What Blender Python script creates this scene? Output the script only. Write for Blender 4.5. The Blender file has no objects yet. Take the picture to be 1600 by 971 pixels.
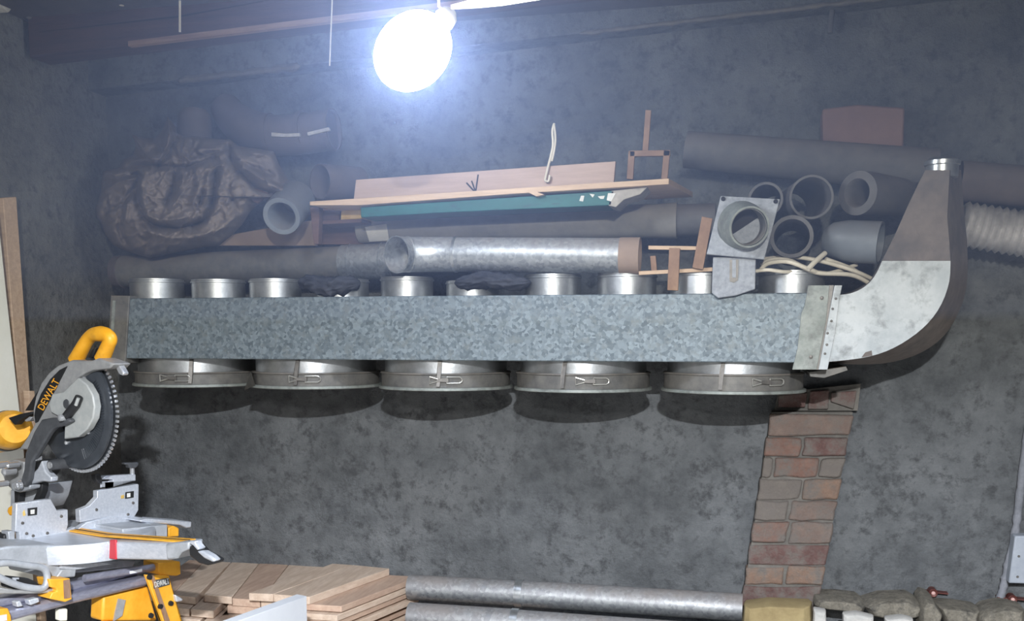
import bpy, bmesh, math, random
from mathutils import Vector as V, Matrix, noise
random.seed(7)
scene = bpy.context.scene
COL = scene.collection
R_ = math.radians

# ------------------------------------------------------------------ camera
TH, EYE, DIST, F = R_(13.0), 1.55, 3.3, 1600.0          # yaw to the left, eye height, distance to the back wall, focal length in px
PPX, PPY, HOR = 800.0, 700.0, 520.0                      # principal point and horizon (the photo is a crop of a taller one)
PH = math.atan((PPY - HOR) / F)
CAM = V((0, -DIST, EYE))
cR = V((math.cos(TH), math.sin(TH), 0)); cH = V((-math.sin(TH), math.cos(TH), 0))
cF = cH * math.cos(PH) - V((0, 0, 1)) * math.sin(PH)
cU = cH * math.sin(PH) + V((0, 0, 1)) * math.cos(PH)
cam = bpy.data.cameras.new('camera'); co = bpy.data.objects.new('camera', cam); COL.objects.link(co)
co.location = CAM; co.rotation_euler = (math.pi / 2 - PH, 0, TH)
cam.sensor_width = 36; cam.lens = 36 * F / 1600; cam.shift_y = (PPY - 485.5) / 1600; cam.clip_start = .05
scene.camera = co

# ------------------------------------------------------------------ world, lights, exposure
w = bpy.data.worlds.new('world'); scene.world = w; w.use_nodes = True
w.node_tree.nodes['Background'].inputs[0].default_value = (.62, .72, 1.0, 1)
w.node_tree.nodes['Background'].inputs[1].default_value = .03
def area(name, loc, target, size, power, color, shape='DISK', sy=None):
    l = bpy.data.lights.new(name, 'AREA'); l.shape = shape; l.size = size
    if sy: l.size_y = sy
    l.energy = power; l.color = color
    o = bpy.data.objects.new(name, l); COL.objects.link(o); o.location = loc
    o.rotation_euler = (V(target) - V(loc)).to_track_quat('-Z', 'Y').to_euler(); return o
area('workshop_lamp_light', (.2, -4.0, 2.34), (.2, -3.98, 0), .10, 500, (.94, .97, 1))
area('bench_lamp_light', (-.5, -4.9, 2.3), (-.6, -4.6, 0), .6, 90, (1, .98, .95))
vs = scene.view_settings
vs.view_transform = 'Standard'; vs.look = 'None'; vs.gamma = 1; vs.use_curve_mapping = False; vs.exposure = 0.0

# ------------------------------------------------------------------ pixel -> place helpers (1600x971 frame)
def ray(x, y): return cF + cR * ((x - PPX) / F) - cU * ((y - PPY) / F)
def onp(x, y, p, n):
    r = ray(x, y); return CAM + r * ((V(p) - CAM).dot(n) / r.dot(n))
def atY(x, y, Y): return onp(x, y, (0, Y, 0), V((0, 1, 0)))
def atX(x, y, X): return onp(x, y, (X, 0, 0), V((1, 0, 0)))
def atZ(x, y, Z): return onp(x, y, (0, 0, Z), V((0, 0, 1)))
def atD(x, y, d): return CAM + ray(x, y) * d
def mpp(p): return (V(p) - CAM).dot(cF) / F              # metres for one pixel at that point

# ------------------------------------------------------------------ materials
def lin(c): return tuple(((v / 255) / 12.92 if v / 255 <= .04045 else ((v / 255 + .055) / 1.055) ** 2.4) for v in c) + (1,)
def mat(name, c1, c2=None, rough=.7, metal=0, scale=8, detail=6, bump=0, bscale=None, c3=None, s3=40, dust=None, dustamt=.8, stretch=None, spec=.5, coat=0, lo=.35, hi=.65, voro=False, cov=(.5, .68)):
    m = bpy.data.materials.new(name); m.use_nodes = True
    nt = m.node_tree; N = nt.nodes; L = nt.links; b = N['Principled BSDF']
    b.inputs['Roughness'].default_value = rough; b.inputs['Metallic'].default_value = metal
    b.inputs['Specular IOR Level'].default_value = spec; b.inputs['Coat Weight'].default_value = coat
    b.inputs['Base Color'].default_value = lin(c1)
    tc = N.new('ShaderNodeTexCoord'); src = tc.outputs['Object']
    if stretch:
        mp = N.new('ShaderNodeMapping'); mp.inputs['Scale'].default_value = stretch; L.new(src, mp.inputs[0]); src = mp.outputs[0]
    def tex(s, d, v=False):
        if v:
            t = N.new('ShaderNodeTexVoronoi'); t.inputs['Scale'].default_value = s
            sp = N.new('ShaderNodeSeparateColor'); L.new(src, t.inputs['Vector']); L.new(t.outputs['Color'], sp.inputs[0]); return sp.outputs[0]
        t = N.new('ShaderNodeTexNoise'); t.inputs['Scale'].default_value = s; t.inputs['Detail'].default_value = d
        t.inputs['Roughness'].default_value = .72; L.new(src, t.inputs['Vector']); return t.outputs['Fac']
    col = None
    if c2:
        rp = N.new('ShaderNodeValToRGB'); rp.color_ramp.elements[0].color = lin(c1); rp.color_ramp.elements[1].color = lin(c2)
        rp.color_ramp.elements[0].position = lo; rp.color_ramp.elements[1].position = hi
        L.new(tex(scale, detail, voro), rp.inputs[0]); col = rp.outputs[0]
    if c3:
        mx = N.new('ShaderNodeMix'); mx.data_type = 'RGBA'; r3 = N.new('ShaderNodeValToRGB')
        r3.color_ramp.elements[0].position = cov[0]; r3.color_ramp.elements[1].position = cov[1]
        L.new(tex(s3, 4), r3.inputs[0]); L.new(r3.outputs[0], mx.inputs[0])
        if col: L.new(col, mx.inputs[6])
        else: mx.inputs[6].default_value = lin(c1)
        mx.inputs[7].default_value = lin(c3); col = mx.outputs[2]
    if dust:                                             # settled dust lies on what faces up
        g = N.new('ShaderNodeNewGeometry'); sx = N.new('ShaderNodeSeparateXYZ'); L.new(g.outputs['Normal'], sx.inputs[0])
        mr = N.new('ShaderNodeMapRange'); mr.inputs[1].default_value = -.1; mr.inputs[2].default_value = .75; mr.inputs[4].default_value = dustamt
        L.new(sx.outputs[2], mr.inputs[0])
        ml = N.new('ShaderNodeMath'); ml.operation = 'MULTIPLY'; n2 = N.new('ShaderNodeMapRange'); n2.inputs[1].default_value = .25; n2.inputs[2].default_value = .6
        L.new(tex(6, 4), n2.inputs[0]); L.new(mr.outputs[0], ml.inputs[0]); L.new(n2.outputs[0], ml.inputs[1])
        mx = N.new('ShaderNodeMix'); mx.data_type = 'RGBA'; L.new(ml.outputs[0], mx.inputs[0])
        if col: L.new(col, mx.inputs[6])
        else: mx.inputs[6].default_value = lin(c1)
        mx.inputs[7].default_value = lin(dust); col = mx.outputs[2]
        if metal:
            mm = N.new('ShaderNodeMath'); mm.operation = 'MULTIPLY_ADD'; mm.inputs[1].default_value = -metal; mm.inputs[2].default_value = metal
            L.new(ml.outputs[0], mm.inputs[0]); L.new(mm.outputs[0], b.inputs['Metallic'])
            mm = N.new('ShaderNodeMath'); mm.operation = 'MULTIPLY_ADD'; mm.inputs[1].default_value = .9 - rough; mm.inputs[2].default_value = rough
            L.new(ml.outputs[0], mm.inputs[0]); L.new(mm.outputs[0], b.inputs['Roughness'])
    if col: L.new(col, b.inputs['Base Color'])
    if bump:
        bp = N.new('ShaderNodeBump'); bp.inputs['Strength'].default_value = 1; bp.inputs['Distance'].default_value = bump
        L.new(tex(bscale or scale * 3, 7), bp.inputs['Height']); L.new(bp.outputs[0], b.inputs['Normal'])
    return m
def emit(name, c, s):
    m = bpy.data.materials.new(name); m.use_nodes = True; b = m.node_tree.nodes['Principled BSDF']
    b.inputs['Base Color'].default_value = (.9, .9, .9, 1); b.inputs['Emission Color'].default_value = c; b.inputs['Emission Strength'].default_value = s
    return m
M = dict(
    wall=mat('rough_cement', (70, 73, 77), (138, 141, 144), rough=.95, scale=5, detail=15, bump=.012, bscale=42, c3=(84, 86, 89), s3=26, spec=.12, lo=.22, hi=.80),
    wall_l=mat('rough_cement_side', (84, 85, 86), (148, 148, 146), rough=.95, scale=6, detail=15, bump=.012, bscale=46, c3=(94, 94, 94), s3=30, spec=.12, lo=.22, hi=.80),
    mortar=mat('mortar', (100, 98, 95), (124, 120, 115), rough=.95, scale=14, bump=.006, bscale=50, spec=.2),
    plaster=mat('pale_plaster', (170, 170, 168), (200, 198, 194), rough=.9, scale=12, bump=.004, bscale=40),
    ceil=mat('dark_ceiling_boards', (66, 62, 62), (88, 82, 80), rough=.9, scale=5, bump=.004),
    floor=mat('concrete_floor', (110, 108, 105), (140, 138, 134), rough=.9, scale=4, bump=.003),
    beam=mat('dark_stained_beam', (58, 42, 38), (84, 62, 54), rough=.8, scale=5, stretch=(.6, 8, 8), bump=.003, bscale=10),
    beam_edge=mat('pale_beam_edge', (120, 96, 84), (150, 124, 108), rough=.85, scale=6, stretch=(.8, 8, 8)),
    galv=mat('galvanised_spangle', (86, 96, 104), (128, 139, 146), rough=.55, metal=.3, scale=120, voro=True, lo=-.3, hi=1.3, c3=(112, 119, 122), s3=30, spec=.5),
    galv_end=mat('galvanised_sheet_grimy', (122, 128, 124), (150, 154, 150), rough=.6, metal=.2, scale=30, c3=(110, 112, 110), s3=22),
    galv_bright=mat('galvanised_bright', (170, 174, 178), (200, 203, 206), rough=.3, metal=.85, scale=30, bump=.0006, bscale=14),
    collar=mat('rolled_steel', (165, 168, 170), (190, 192, 195), rough=.42, metal=.9, scale=20, bump=.0012, bscale=12),
    galv_pipe=mat('galvanised_pipe', (138, 142, 148), (172, 176, 180), rough=.38, metal=.7, scale=110, voro=True, lo=-.3, hi=1.3, dust=(128, 120, 116), dustamt=.75),
    galv_dusty=mat('dusty_steel', (92, 92, 92), (120, 118, 114), rough=.6, metal=.3, scale=20, dust=(120, 112, 104), dustamt=.9),
    strapm=mat('steel_strap', (96, 94, 92), (120, 116, 112), rough=.5, metal=.6, scale=40),
    wire=mat('bright_wire', (190, 188, 182), rough=.3, metal=.7),
    darkpipe=mat('dusty_dark_pipe', (78, 78, 82), (98, 97, 98), rough=.75, scale=12, dust=(112, 106, 106), dustamt=.85),
    lightpipe=mat('dust_grey_pipe', (122, 120, 118), (142, 138, 134), rough=.8, scale=12, dust=(146, 138, 130), dustamt=.8),
    browpipe=mat('dusty_brown_pipe', (70, 64, 66), (88, 80, 80), rough=.8, scale=10, dust=(104, 96, 94), dustamt=.85),
    pvc=mat('grey_plastic_pipe', (98, 104, 112), (112, 118, 126), rough=.45, scale=8, dust=(112, 106, 104), dustamt=.6),
    whitem=mat('bare_light_sheet', (158, 164, 168), (184, 188, 190), rough=.55, metal=.1, scale=9, c3=(128, 132, 134), s3=16),
    dustsheet=mat('dust_coated_sheet', (100, 93, 91), (122, 114, 110), rough=.9, scale=9, c3=(92, 88, 88), s3=7, bump=.001, bscale=60),
    gateplate=mat('speckled_grey_plate', (132, 136, 144), (164, 168, 176), rough=.7, scale=60, bump=.001),
    timber=mat('pale_timber', (176, 148, 124), (200, 174, 148), rough=.7, scale=5, stretch=(1.2, 14, 14), bump=.0006, bscale=30),
    timber_p=mat('pinkish_planed_board', (164, 140, 128), (184, 160, 148), rough=.7, scale=4, stretch=(1, 10, 12)),
    timber_d=mat('brown_timber', (124, 96, 78), (150, 120, 98), rough=.75, scale=6, stretch=(3, 14, 3)),
    oak=mat('oak_plank', (196, 172, 152), (222, 202, 184), rough=.6, scale=6, stretch=(9, 1.2, 9), bump=.0004, bscale=30),
    oak2=mat('oak_plank_rosy', (182, 152, 134), (206, 180, 160), rough=.6, scale=6, stretch=(9, 1.2, 9), bump=.0004, bscale=30),
    boxwood=mat('worn_crate_board', (80, 58, 54), (100, 76, 68), rough=.85, scale=10, stretch=(1, 6, 6)),
    card=mat('dusty_cardboard', (132, 114, 104), (150, 130, 116), rough=.9, scale=6, bump=.001),
    cardbox=mat('faded_brown_carton', (112, 90, 90), (128, 104, 100), rough=.9, scale=7, bump=.002, bscale=30),
    yellowbox=mat('yellow_carton', (186, 152, 72), (206, 178, 110), rough=.8, scale=20),
    teal=mat('teal_paint', (0, 74, 72), (6, 92, 90), rough=.6, scale=10, stretch=(1, 4, 4), c3=(14, 60, 64), s3=20),
    scuff=mat('bare_scuffed_wood', (140, 134, 128), (170, 164, 156), rough=.9, scale=40),
    cloth=mat('dusty_canvas', (104, 96, 94), (128, 118, 112), rough=.95, scale=6, bump=.0015, bscale=220, spec=.1),
    darkcloth=mat('dark_rag', (48, 50, 58), (68, 70, 78), rough=.95, scale=12, bump=.002, bscale=60, spec=.1),
    black=mat('black_plastic', (24, 25, 27), (36, 37, 40), rough=.5, scale=20),
    inner=mat('spout_inside_shade', (40, 38, 40), rough=.9),  # dark base colour for the painted shade inside the spout
    foil=mat('silver_foil_duct', (178, 176, 178), (214, 212, 214), rough=.32, metal=.45, scale=24, bump=.004, bscale=40),
    copper=mat('dull_red_copper', (88, 46, 44), (112, 66, 60), rough=.5, metal=.3, scale=30),
    pinkc=mat('pinkish_plug', (214, 172, 166), rough=.5),
    cable=mat('cream_cable', (196, 188, 172), (212, 204, 190), rough=.5, scale=30),
    stone=mat('rubble_stone', (96, 92, 84), (152, 146, 134), rough=.95, scale=18, detail=10, bump=.012, bscale=30, c3=(84, 82, 78), s3=20),
    seam=mat('grey_plaster_seam', (112, 115, 122), (138, 140, 148), rough=.9, scale=20, bump=.004, bscale=50),
    ochre=mat('ochre_wood', (134, 118, 84), (158, 142, 104), rough=.9, scale=12, bump=.003, bscale=40),
    greybox=mat('light_grey_enclosure', (146, 153, 164), (160, 166, 176), rough=.5, scale=20),
    yellow=mat('yellow_plastic', (226, 158, 30), (238, 176, 56), rough=.45, scale=14, c3=(206, 148, 50), s3=18),
    ysteel=mat('yellow_painted_steel', (216, 150, 34), (232, 172, 58), rough=.45, scale=12),
    sgrey=mat('grey_cast_housing', (140, 141, 142), (158, 158, 158), rough=.5, metal=.15, scale=60),
    slight=mat('light_grey_cover', (160, 164, 164), (176, 178, 176), rough=.5, metal=.1, scale=50),
    alu=mat('machined_aluminium', (192, 198, 208), (216, 220, 228), rough=.38, metal=.45, scale=20, stretch=(1, 8, 8)),
    alub=mat('cast_aluminium_base', (158, 162, 168), (182, 186, 192), rough=.5, metal=.3, scale=30),
    rail=mat('anodised_rail', (150, 152, 172), (178, 180, 198), rough=.35, metal=.6, scale=14, stretch=(8, 1, 8)),
    guard=mat('smoked_guard', (44, 48, 54), (58, 62, 68), rough=.28, scale=20, spec=.6),
    bladem=mat('saw_blade_steel', (84, 88, 94), (104, 108, 114), rough=.3, metal=.7, scale=30),
    chrome=mat('bright_steel', (214, 216, 220), rough=.25, metal=.7),
    armdark=mat('dark_grey_arm', (62, 64, 68), (78, 80, 84), rough=.55, scale=40),
    red=mat('red_mark', (186, 50, 62), rough=.5),
    white=mat('white_laminate', (226, 230, 238), (236, 240, 246), rough=.4, scale=4),
    cream=mat('off_white_panel', (222, 220, 206), (232, 230, 218), rough=.6, scale=4),
    paper=mat('paper_label', (196, 194, 190), (212, 210, 206), rough=.8, scale=30),
    ink=mat('black_ink', (30, 28, 30), rough=.9),
    ltext=mat('yellow_lettering', (240, 170, 50), rough=.6),
    lamp=emit('lamp_glow', (.75, .84, 1.0, 1), 116),
    tube=emit('tube_glow', (1, .96, .86, 1), 2.2),
)
for i, (a, b) in enumerate([((118, 92, 84), (138, 112, 102)), ((116, 101, 95), (132, 116, 108)), ((112, 106, 101), (128, 121, 115)), ((126, 104, 92), (146, 124, 110)), ((98, 76, 74), (120, 96, 92))]):
    M['brick%d' % i] = mat('worn_brick_%d' % i, a, b, rough=.95, scale=16, bump=.010, bscale=36, c3=(116, 110, 106), s3=15, spec=.12, cov=(.40, .62))

# ------------------------------------------------------------------ mesh builder
class G:
    def __init__(s): s.v = []; s.f = []
    def add(s, vs, fs):
        n = len(s.v); s.v += [V(p) for p in vs]; s.f += [tuple(i + n for i in f) for f in fs]; return s
    def box(s, c, size, rot=None):
        c = V(c); h = [x / 2 for x in size]; vs = []
        for z in (-1, 1):
            for y in (-1, 1):
                for x in (-1, 1):
                    p = V((x * h[0], y * h[1], z * h[2])); vs.append(c + (rot @ p if rot else p))
        return s.add(vs, [(0, 2, 3, 1), (4, 5, 7, 6), (0, 1, 5, 4), (1, 3, 7, 5), (3, 2, 6, 7), (2, 0, 4, 6)])
    def b2(s, a, b): return s.box([(p + q) / 2 for p, q in zip(a, b)], [abs(q - p) for p, q in zip(a, b)])
    def prism(s, pts, vec, pts2=None):
        pts = [V(p) for p in pts]; n = len(pts); back = [V(p) for p in pts2] if pts2 else [p + V(vec) for p in pts]
        return s.add(pts + back, [tuple(range(n)), tuple(range(2 * n - 1, n - 1, -1))] + [(i, i + n, (i + 1) % n + n, (i + 1) % n) for i in range(n)])
    def rings(s, rings, cap0=True, cap1=True, closed=False):
        n = len(rings[0]); vs = [p for r in rings for p in r]; fs = []
        m = len(rings)
        for i in range(m if closed else m - 1):
            j = (i + 1) % m
            fs += [(i * n + k, i * n + (k + 1) % n, j * n + (k + 1) % n, j * n + k) for k in range(n)]
        if not closed:
            if cap0: fs.append(tuple(range(n - 1, -1, -1)))
            if cap1: fs.append(tuple(range((m - 1) * n, m * n)))
        return s.add(vs, fs)
    def tube(s, path, r, n=12, caps=True, flat=1.0):
        path = [V(p) for p in path]; rs = r if isinstance(r, (list, tuple)) else [r] * len(path); out = []; up = None
        for i, p in enumerate(path):
            d = (path[min(i + 1, len(path) - 1)] - path[max(i - 1, 0)]).normalized()
            if up is None: up = d.orthogonal().normalized() if abs(d.z) > .9 else d.cross(V((0, 0, 1))).normalized()
            a = (up - d * up.dot(d)).normalized(); b = d.cross(a); up = a
            out.append([p + (a * math.cos(t) * flat + b * math.sin(t)) * rs[i] for t in [2 * math.pi * k / n for k in range(n)]])
        return s.rings(out, caps, caps)
    def lathe(s, p0, axis, prof, n=40, closed=False, caps=True):     # prof: (distance along axis, radius)
        p0 = V(p0); d = V(axis).normalized(); a = d.orthogonal().normalized(); b = d.cross(a)
        return s.rings([[p0 + d * t + (a * math.cos(q) + b * math.sin(q)) * r for q in [2 * math.pi * k / n for k in range(n)]] for t, r in prof], caps, caps, closed)
    def pipe(s, p0, p1, r, t=.004, n=40, r1=None, beads=()):           # hollow pipe open at both ends
        p0, p1 = V(p0), V(p1); L = (p1 - p0).length; r1 = r1 or r
        ks = sorted(set([0, 1] + [q for b in beads for q in (b - .012, b, b + .012)]))
        o = [(k * L, r + (r1 - r) * k + (.004 if k in beads else 0)) for k in ks]
        return s.lathe(p0, p1 - p0, o + [(k * L, rr - t) for k, rr in ((1, r1), (0, r))], n, closed=True)
def smoothpath(pts, n=8):
    pts = [V(p) for p in pts]; out = []
    for i in range(len(pts) - 1):
        a, b, c, d = pts[max(i - 1, 0)], pts[i], pts[i + 1], pts[min(i + 2, len(pts) - 1)]
        for k in range(n):
            t = k / n; out.append(.5 * ((2 * b) + (c - a) * t + (2 * a - 5 * b + 4 * c - d) * t * t + (3 * b - a - 3 * c + d) * t ** 3))
    return out + [pts[-1]]
def mesh(name, g, m, org=V((0, 0, 0)), sharp=38):
    me = bpy.data.meshes.new(name); me.from_pydata([p - org for p in g.v], [], g.f)
    bm = bmesh.new(); bm.from_mesh(me); bmesh.ops.recalc_face_normals(bm, faces=bm.faces); bm.to_mesh(me); bm.free()
    me.shade_smooth(); me.set_sharp_from_angle(angle=R_(sharp)); me.materials.append(M[m] if isinstance(m, str) else m); return me
def tag(o, label=None, cat=None, group=None, kind=None):
    if label: o['label'] = label
    if cat: o['category'] = cat
    if group: o['group'] = group
    if kind: o['kind'] = kind
    return o
def link(o, parent=None):
    COL.objects.link(o)
    if parent: o.parent = parent
    return o
def bev(o, wd, seg=2):
    if wd:
        b = o.modifiers.new('bevel', 'BEVEL'); b.width = wd; b.segments = seg; b.limit_method = 'ANGLE'; b.angle_limit = R_(38)
    return o
def thing(name, label, cat, loc, group=None):
    o = bpy.data.objects.new(name, None); o.location = loc; o.empty_display_size = .05
    return link(tag(o, label, cat, group))
def wloc(o):
    p = V((0, 0, 0))
    while o: p += o.location; o = o.parent
    return p
def part(name, g, m, parent, bevel=0, sharp=38, label=None):
    o = bpy.data.objects.new(name, mesh(name, g, m, wloc(parent), sharp)); link(o, parent)
    if label: o['label'] = label
    return bev(o, bevel)
def solo(name, g, m, label, cat, group=None, bevel=0, sharp=38, kind=None):
    lo = [min(p[i] for p in g.v) for i in range(3)]; hi = [max(p[i] for p in g.v) for i in range(3)]
    org = V(((lo[0] + hi[0]) / 2, (lo[1] + hi[1]) / 2, lo[2]))
    o = bpy.data.objects.new(name, mesh(name, g, m, org, sharp)); o.location = org
    return bev(link(tag(o, label, cat, group, kind)), bevel)
def struct(name, g, m, label, cat, bevel=0, sharp=38):
    return solo(name, g, m, label, cat, kind='structure', bevel=bevel, sharp=sharp)
def text_g(txt, o, ex, ey, depth):
    """letters as geometry: o origin, ex baseline vector (whole width), ey letter-height vector"""
    cu = bpy.data.curves.new('t', 'FONT'); cu.body = txt; cu.extrude = 0; ob = bpy.data.objects.new('t', cu); COL.objects.link(ob)
    dg = bpy.context.evaluated_depsgraph_get(); me = ob.evaluated_get(dg).to_mesh()
    vs = [v.co.copy() for v in me.vertices]; fs = [tuple(p.vertices) for p in me.polygons]
    ob.evaluated_get(dg).to_mesh_clear(); bpy.data.objects.remove(ob); bpy.data.curves.remove(cu)
    x0 = min(v.x for v in vs); x1 = max(v.x for v in vs); y0 = min(v.y for v in vs); y1 = max(v.y for v in vs)
    g = G(); P = [V(o) + V(ex) * ((v.x - x0) / (x1 - x0)) + V(ey) * ((v.y - y0) / (y1 - y0)) for v in vs]
    g.add(P, fs); g.add([p + V(depth) for p in P], fs); return g

# ------------------------------------------------------------------ the room
XL, XR, ZC, YF = -2.226, 2.6, 2.52, -6.0
def wallgrid(o, ex, ey, nx, ny, nrm, amp, back):
    g = G(); o, ex, ey, nrm = V(o), V(ex), V(ey), V(nrm)
    for j in range(ny + 1):
        for i in range(nx + 1):
            p = o + ex * (i / nx) + ey * (j / ny)
            h = noise.noise(p * 2.3) * .5 + noise.noise(p * 7) * .3 + noise.noise(p * 19) * .25
            if i in (0, nx) or j in (0, ny): h = 0
            g.v.append(p + nrm * (amp * (h - .6)))
    W = nx + 1
    for j in range(ny):
        for i in range(nx): g.f.append((j * W + i, j * W + i + 1, (j + 1) * W + i + 1, (j + 1) * W + i))
    n0 = len(g.v); g.v += [o - nrm * back, o + ex - nrm * back, o + ex + ey - nrm * back, o + ey - nrm * back]
    g.f += [(n0, n0 + 3, n0 + 2, n0 + 1)]
    g.f.append(tuple(range(W)) + (n0 + 1, n0)); g.f.append(tuple(ny * W + i for i in range(W - 1, -1, -1)) + (n0 + 3, n0 + 2))
    g.f.append(tuple(j * W for j in range(ny, -1, -1)) + (n0, n0 + 3)); g.f.append(tuple(j * W + nx for j in range(W * 0 + ny + 1)) + (n0 + 2, n0 + 1))
    return g
struct('wall_back', wallgrid((XL - .2, 0, -.02), (XR + .7 - XL, 0, 0), (0, 0, ZC + .05), 190, 100, (0, -1, 0), .016, .2), 'wall', 'rough grey cement wall behind the long metal duct', 'wall', sharp=80)
struct('wall_left', wallgrid((XL, YF, -.02), (0, -YF + .1, 0), (0, 0, ZC + .05), 200, 90, (1, 0, 0), .014, .2), 'wall_l', 'rough grey cement side wall behind the mitre saw', 'wall', sharp=80)
struct('wall_right', G().b2((XR + .5, YF, 0), (XR + .6, .2, ZC)), 'wall_l', 'grey cement wall at the far right, out of the picture', 'wall')
struct('floor', G().b2((XL - .2, YF, -.1), (XR + .5, .2, 0)), 'floor', 'plain concrete workshop floor', 'floor')
struct('ceiling', G().b2((XL - .2, YF, ZC), (XR + .5, .2, ZC + .1)), 'ceil', 'dark boarded ceiling above the beams', 'ceiling')

# beam that runs along the wall just in front of it, rising a little to the right
def beam(name, pa, pb, h, d, m, label, X1):
    sl = (pb.z - pa.z) / (pb.x - pa.x); z1 = pa.z + sl * (X1 - pa.x)
    t = thing(name, label, 'beam', pa)
    pts = [pa, V((X1, pa.y, z1)), V((X1, pa.y, z1 + h)), pa + V((0, 0, h))]
    part('timber', G().prism(pts, (0, d, 0)), m, t, bevel=.006); return t, sl, z1
pa = atX(45, 90, XL + .02); pb = atY(750, 5, pa.y)
t, sl, z1 = beam('ceiling_beam', pa, pb, .5, .10, 'beam', 'dark stained ceiling beam crossing the top left corner', 1.2)
part('pale_lower_edge', G().prism([pa + V((.35, -.004, .35 * sl - .003)), V((1.2, pa.y - .004, z1 - .003)), V((1.2, pa.y - .004, z1 + .016)), pa + V((.35, -.004, .35 * sl + .012))], (0, .02, 0)), 'beam_edge', t)  # lighter strip along the beam's lower edge
part('split', G().prism([atY(60, 50, pa.y - .002), atY(280, 27, pa.y - .002), atY(420, 0, pa.y - .002), atY(282, 24, pa.y - .002)], (0, .006, 0)), 'ink', t)
kn = atY(42, 22, pa.y - .01)
part('end_knot', G().lathe(kn + V((0, .02, 0)), (0, -1, 0), [(0, .014), (.012, .013), (.018, .006)], 14), 'mortar', t)
# wall plate with a ragged mortar ridge where wall and ceiling meet
qa, qb = atY(272, 135, -.03), atY(1400, 5, -.03)
sl2 = (qb.z - qa.z) / (qb.x - qa.x)
zx = lambda x: qa.z + sl2 * (x - qa.x)
struct('trim_1', G().prism([V((XL - .05, -.09, zx(XL))), V((XR + .3, -.09, zx(XR + .3))), V((XR + .3, -.09, zx(XR + .3) + .3)), V((XL - .05, -.09, zx(XL) + .3))], (0, .12, 0)), 'wall', 'cement wall plate along the top of the back wall', 'trim', bevel=.004)
for k, (xa, xb, lab) in enumerate([(272, 465, 'short ragged mortar ridge under the beam above the canvas bundle'), (905, 1400, 'long thin mortar ridge high on the back wall')]):
    g = G(); n = 46; path = []; rs = []
    A, B = atY(xa, 0, -.1).x, atY(xb, 0, -.1).x
    for i in range(n + 1):
        x = A + (B - A) * i / n
        path.append(V((x, -.092, zx(x) + .004 * noise.noise(V((x * 30, 0, k)))))); rs.append((.007 if k else .011) * (1 + .7 * noise.noise(V((x * 22, 3, k)))))
    rs[0] = rs[-1] = .002
    solo('mortar_ridge', g.tube(path, rs, 8), 'mortar', lab, 'mortar')
g = G(); pp = [atX(x, y, XL + .03) for x, y in ((-30, -20), (70, -20), (66, 2), (35, 6), (28, 16), (22, 10), (14, 20), (6, 12), (-30, 18))]
solo('plaster_patch', g.prism(pp, (-.05, 0, 0)), 'plaster', 'pale broken plaster edge in the top left corner', 'plaster', bevel=.004)
# haze volumes added to imitate lens glare around the lamp, thinner towards the bottom
for z0_, z1_, dn_, lab in ((1.90, ZC - .01, .21, 'thick bluish haze added for lens glare under the ceiling, lit by the glaring lamp'), (1.76, 1.899, .17, 'thinner bluish lens glare haze added around the boards and pipe ends'), (1.66, 1.759, .11, 'faint bluish lens glare haze added just above the long duct'), (1.58, 1.659, .05, 'faintest lowest layer of added lens glare haze at the height of the long duct')):
    hz = bpy.data.materials.new('lens_glare_volume'); hz.use_nodes = True; nt = hz.node_tree; nt.nodes.remove(nt.nodes['Principled BSDF'])
    vsn = nt.nodes.new('ShaderNodeVolumeScatter'); vsn.inputs['Color'].default_value = (.48, .61, 1, 1); vsn.inputs['Density'].default_value = dn_
    nt.links.new(vsn.outputs[0], nt.nodes['Material Output'].inputs['Volume'])
    solo('lens_glare_haze', G().b2((XL + .02, -1.75, z0_), (XR + .3, -.02, z1_)), hz, lab, 'haze', 'layers of added lens glare haze', kind='stuff')

# ------------------------------------------------------------------ the long duct with its collars
DF, DB = -.47, -.04
zt, zb = atY(800, 461.5, DF).z, atY(800, 564.5, DF).z
x0, x1 = atY(188, 515, DF).x, atY(1275, 515, DF).x
duct = thing('manifold_duct', 'long rectangular galvanised duct with round collars above and below', 'duct', ((x0 + x1) / 2, DF / 2, zb))
part('duct_body', G().b2((x0, DF, zb), (x1, DB, zt)), 'galv', duct, bevel=.003)
def ppoly(pts, Y): return [atY(x, y, Y) for x, y in pts]
part('end_collar', G().prism(ppoly([(173, 462), (202, 462.5), (202, 468), (196, 560), (195, 568), (167, 570)], DF - .006), (0, .43, 0)), 'galv_dusty', duct, bevel=.002)
part('end_seam', G().prism(ppoly([(176, 470), (180, 470), (175, 560), (170, 560)], DF - .009), (0, .006, 0)), 'galv_end', duct)
part('joint_sheet', G().prism(ppoly([(1263, 446), (1296, 446), (1291, 500), (1276, 578), (1238, 578), (1246, 545), (1252, 490), (1257, 478)], DF - .007), (0, .03, 0)), 'galv_end', duct, bevel=.001)
part('joint_gap', G().prism(ppoly([(1293, 446), (1303, 446), (1280, 578), (1271, 578)], DF - .003), (0, .02, 0)), 'strapm', duct)
for x, y in ((1284, 466), (1267, 558)): part('rivet', G().lathe(atY(x, y, DF - .006), (0, -1, 0), [(0, .005), (.003, .005), (.004, .002)], 10), 'strapm', duct)
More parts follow.
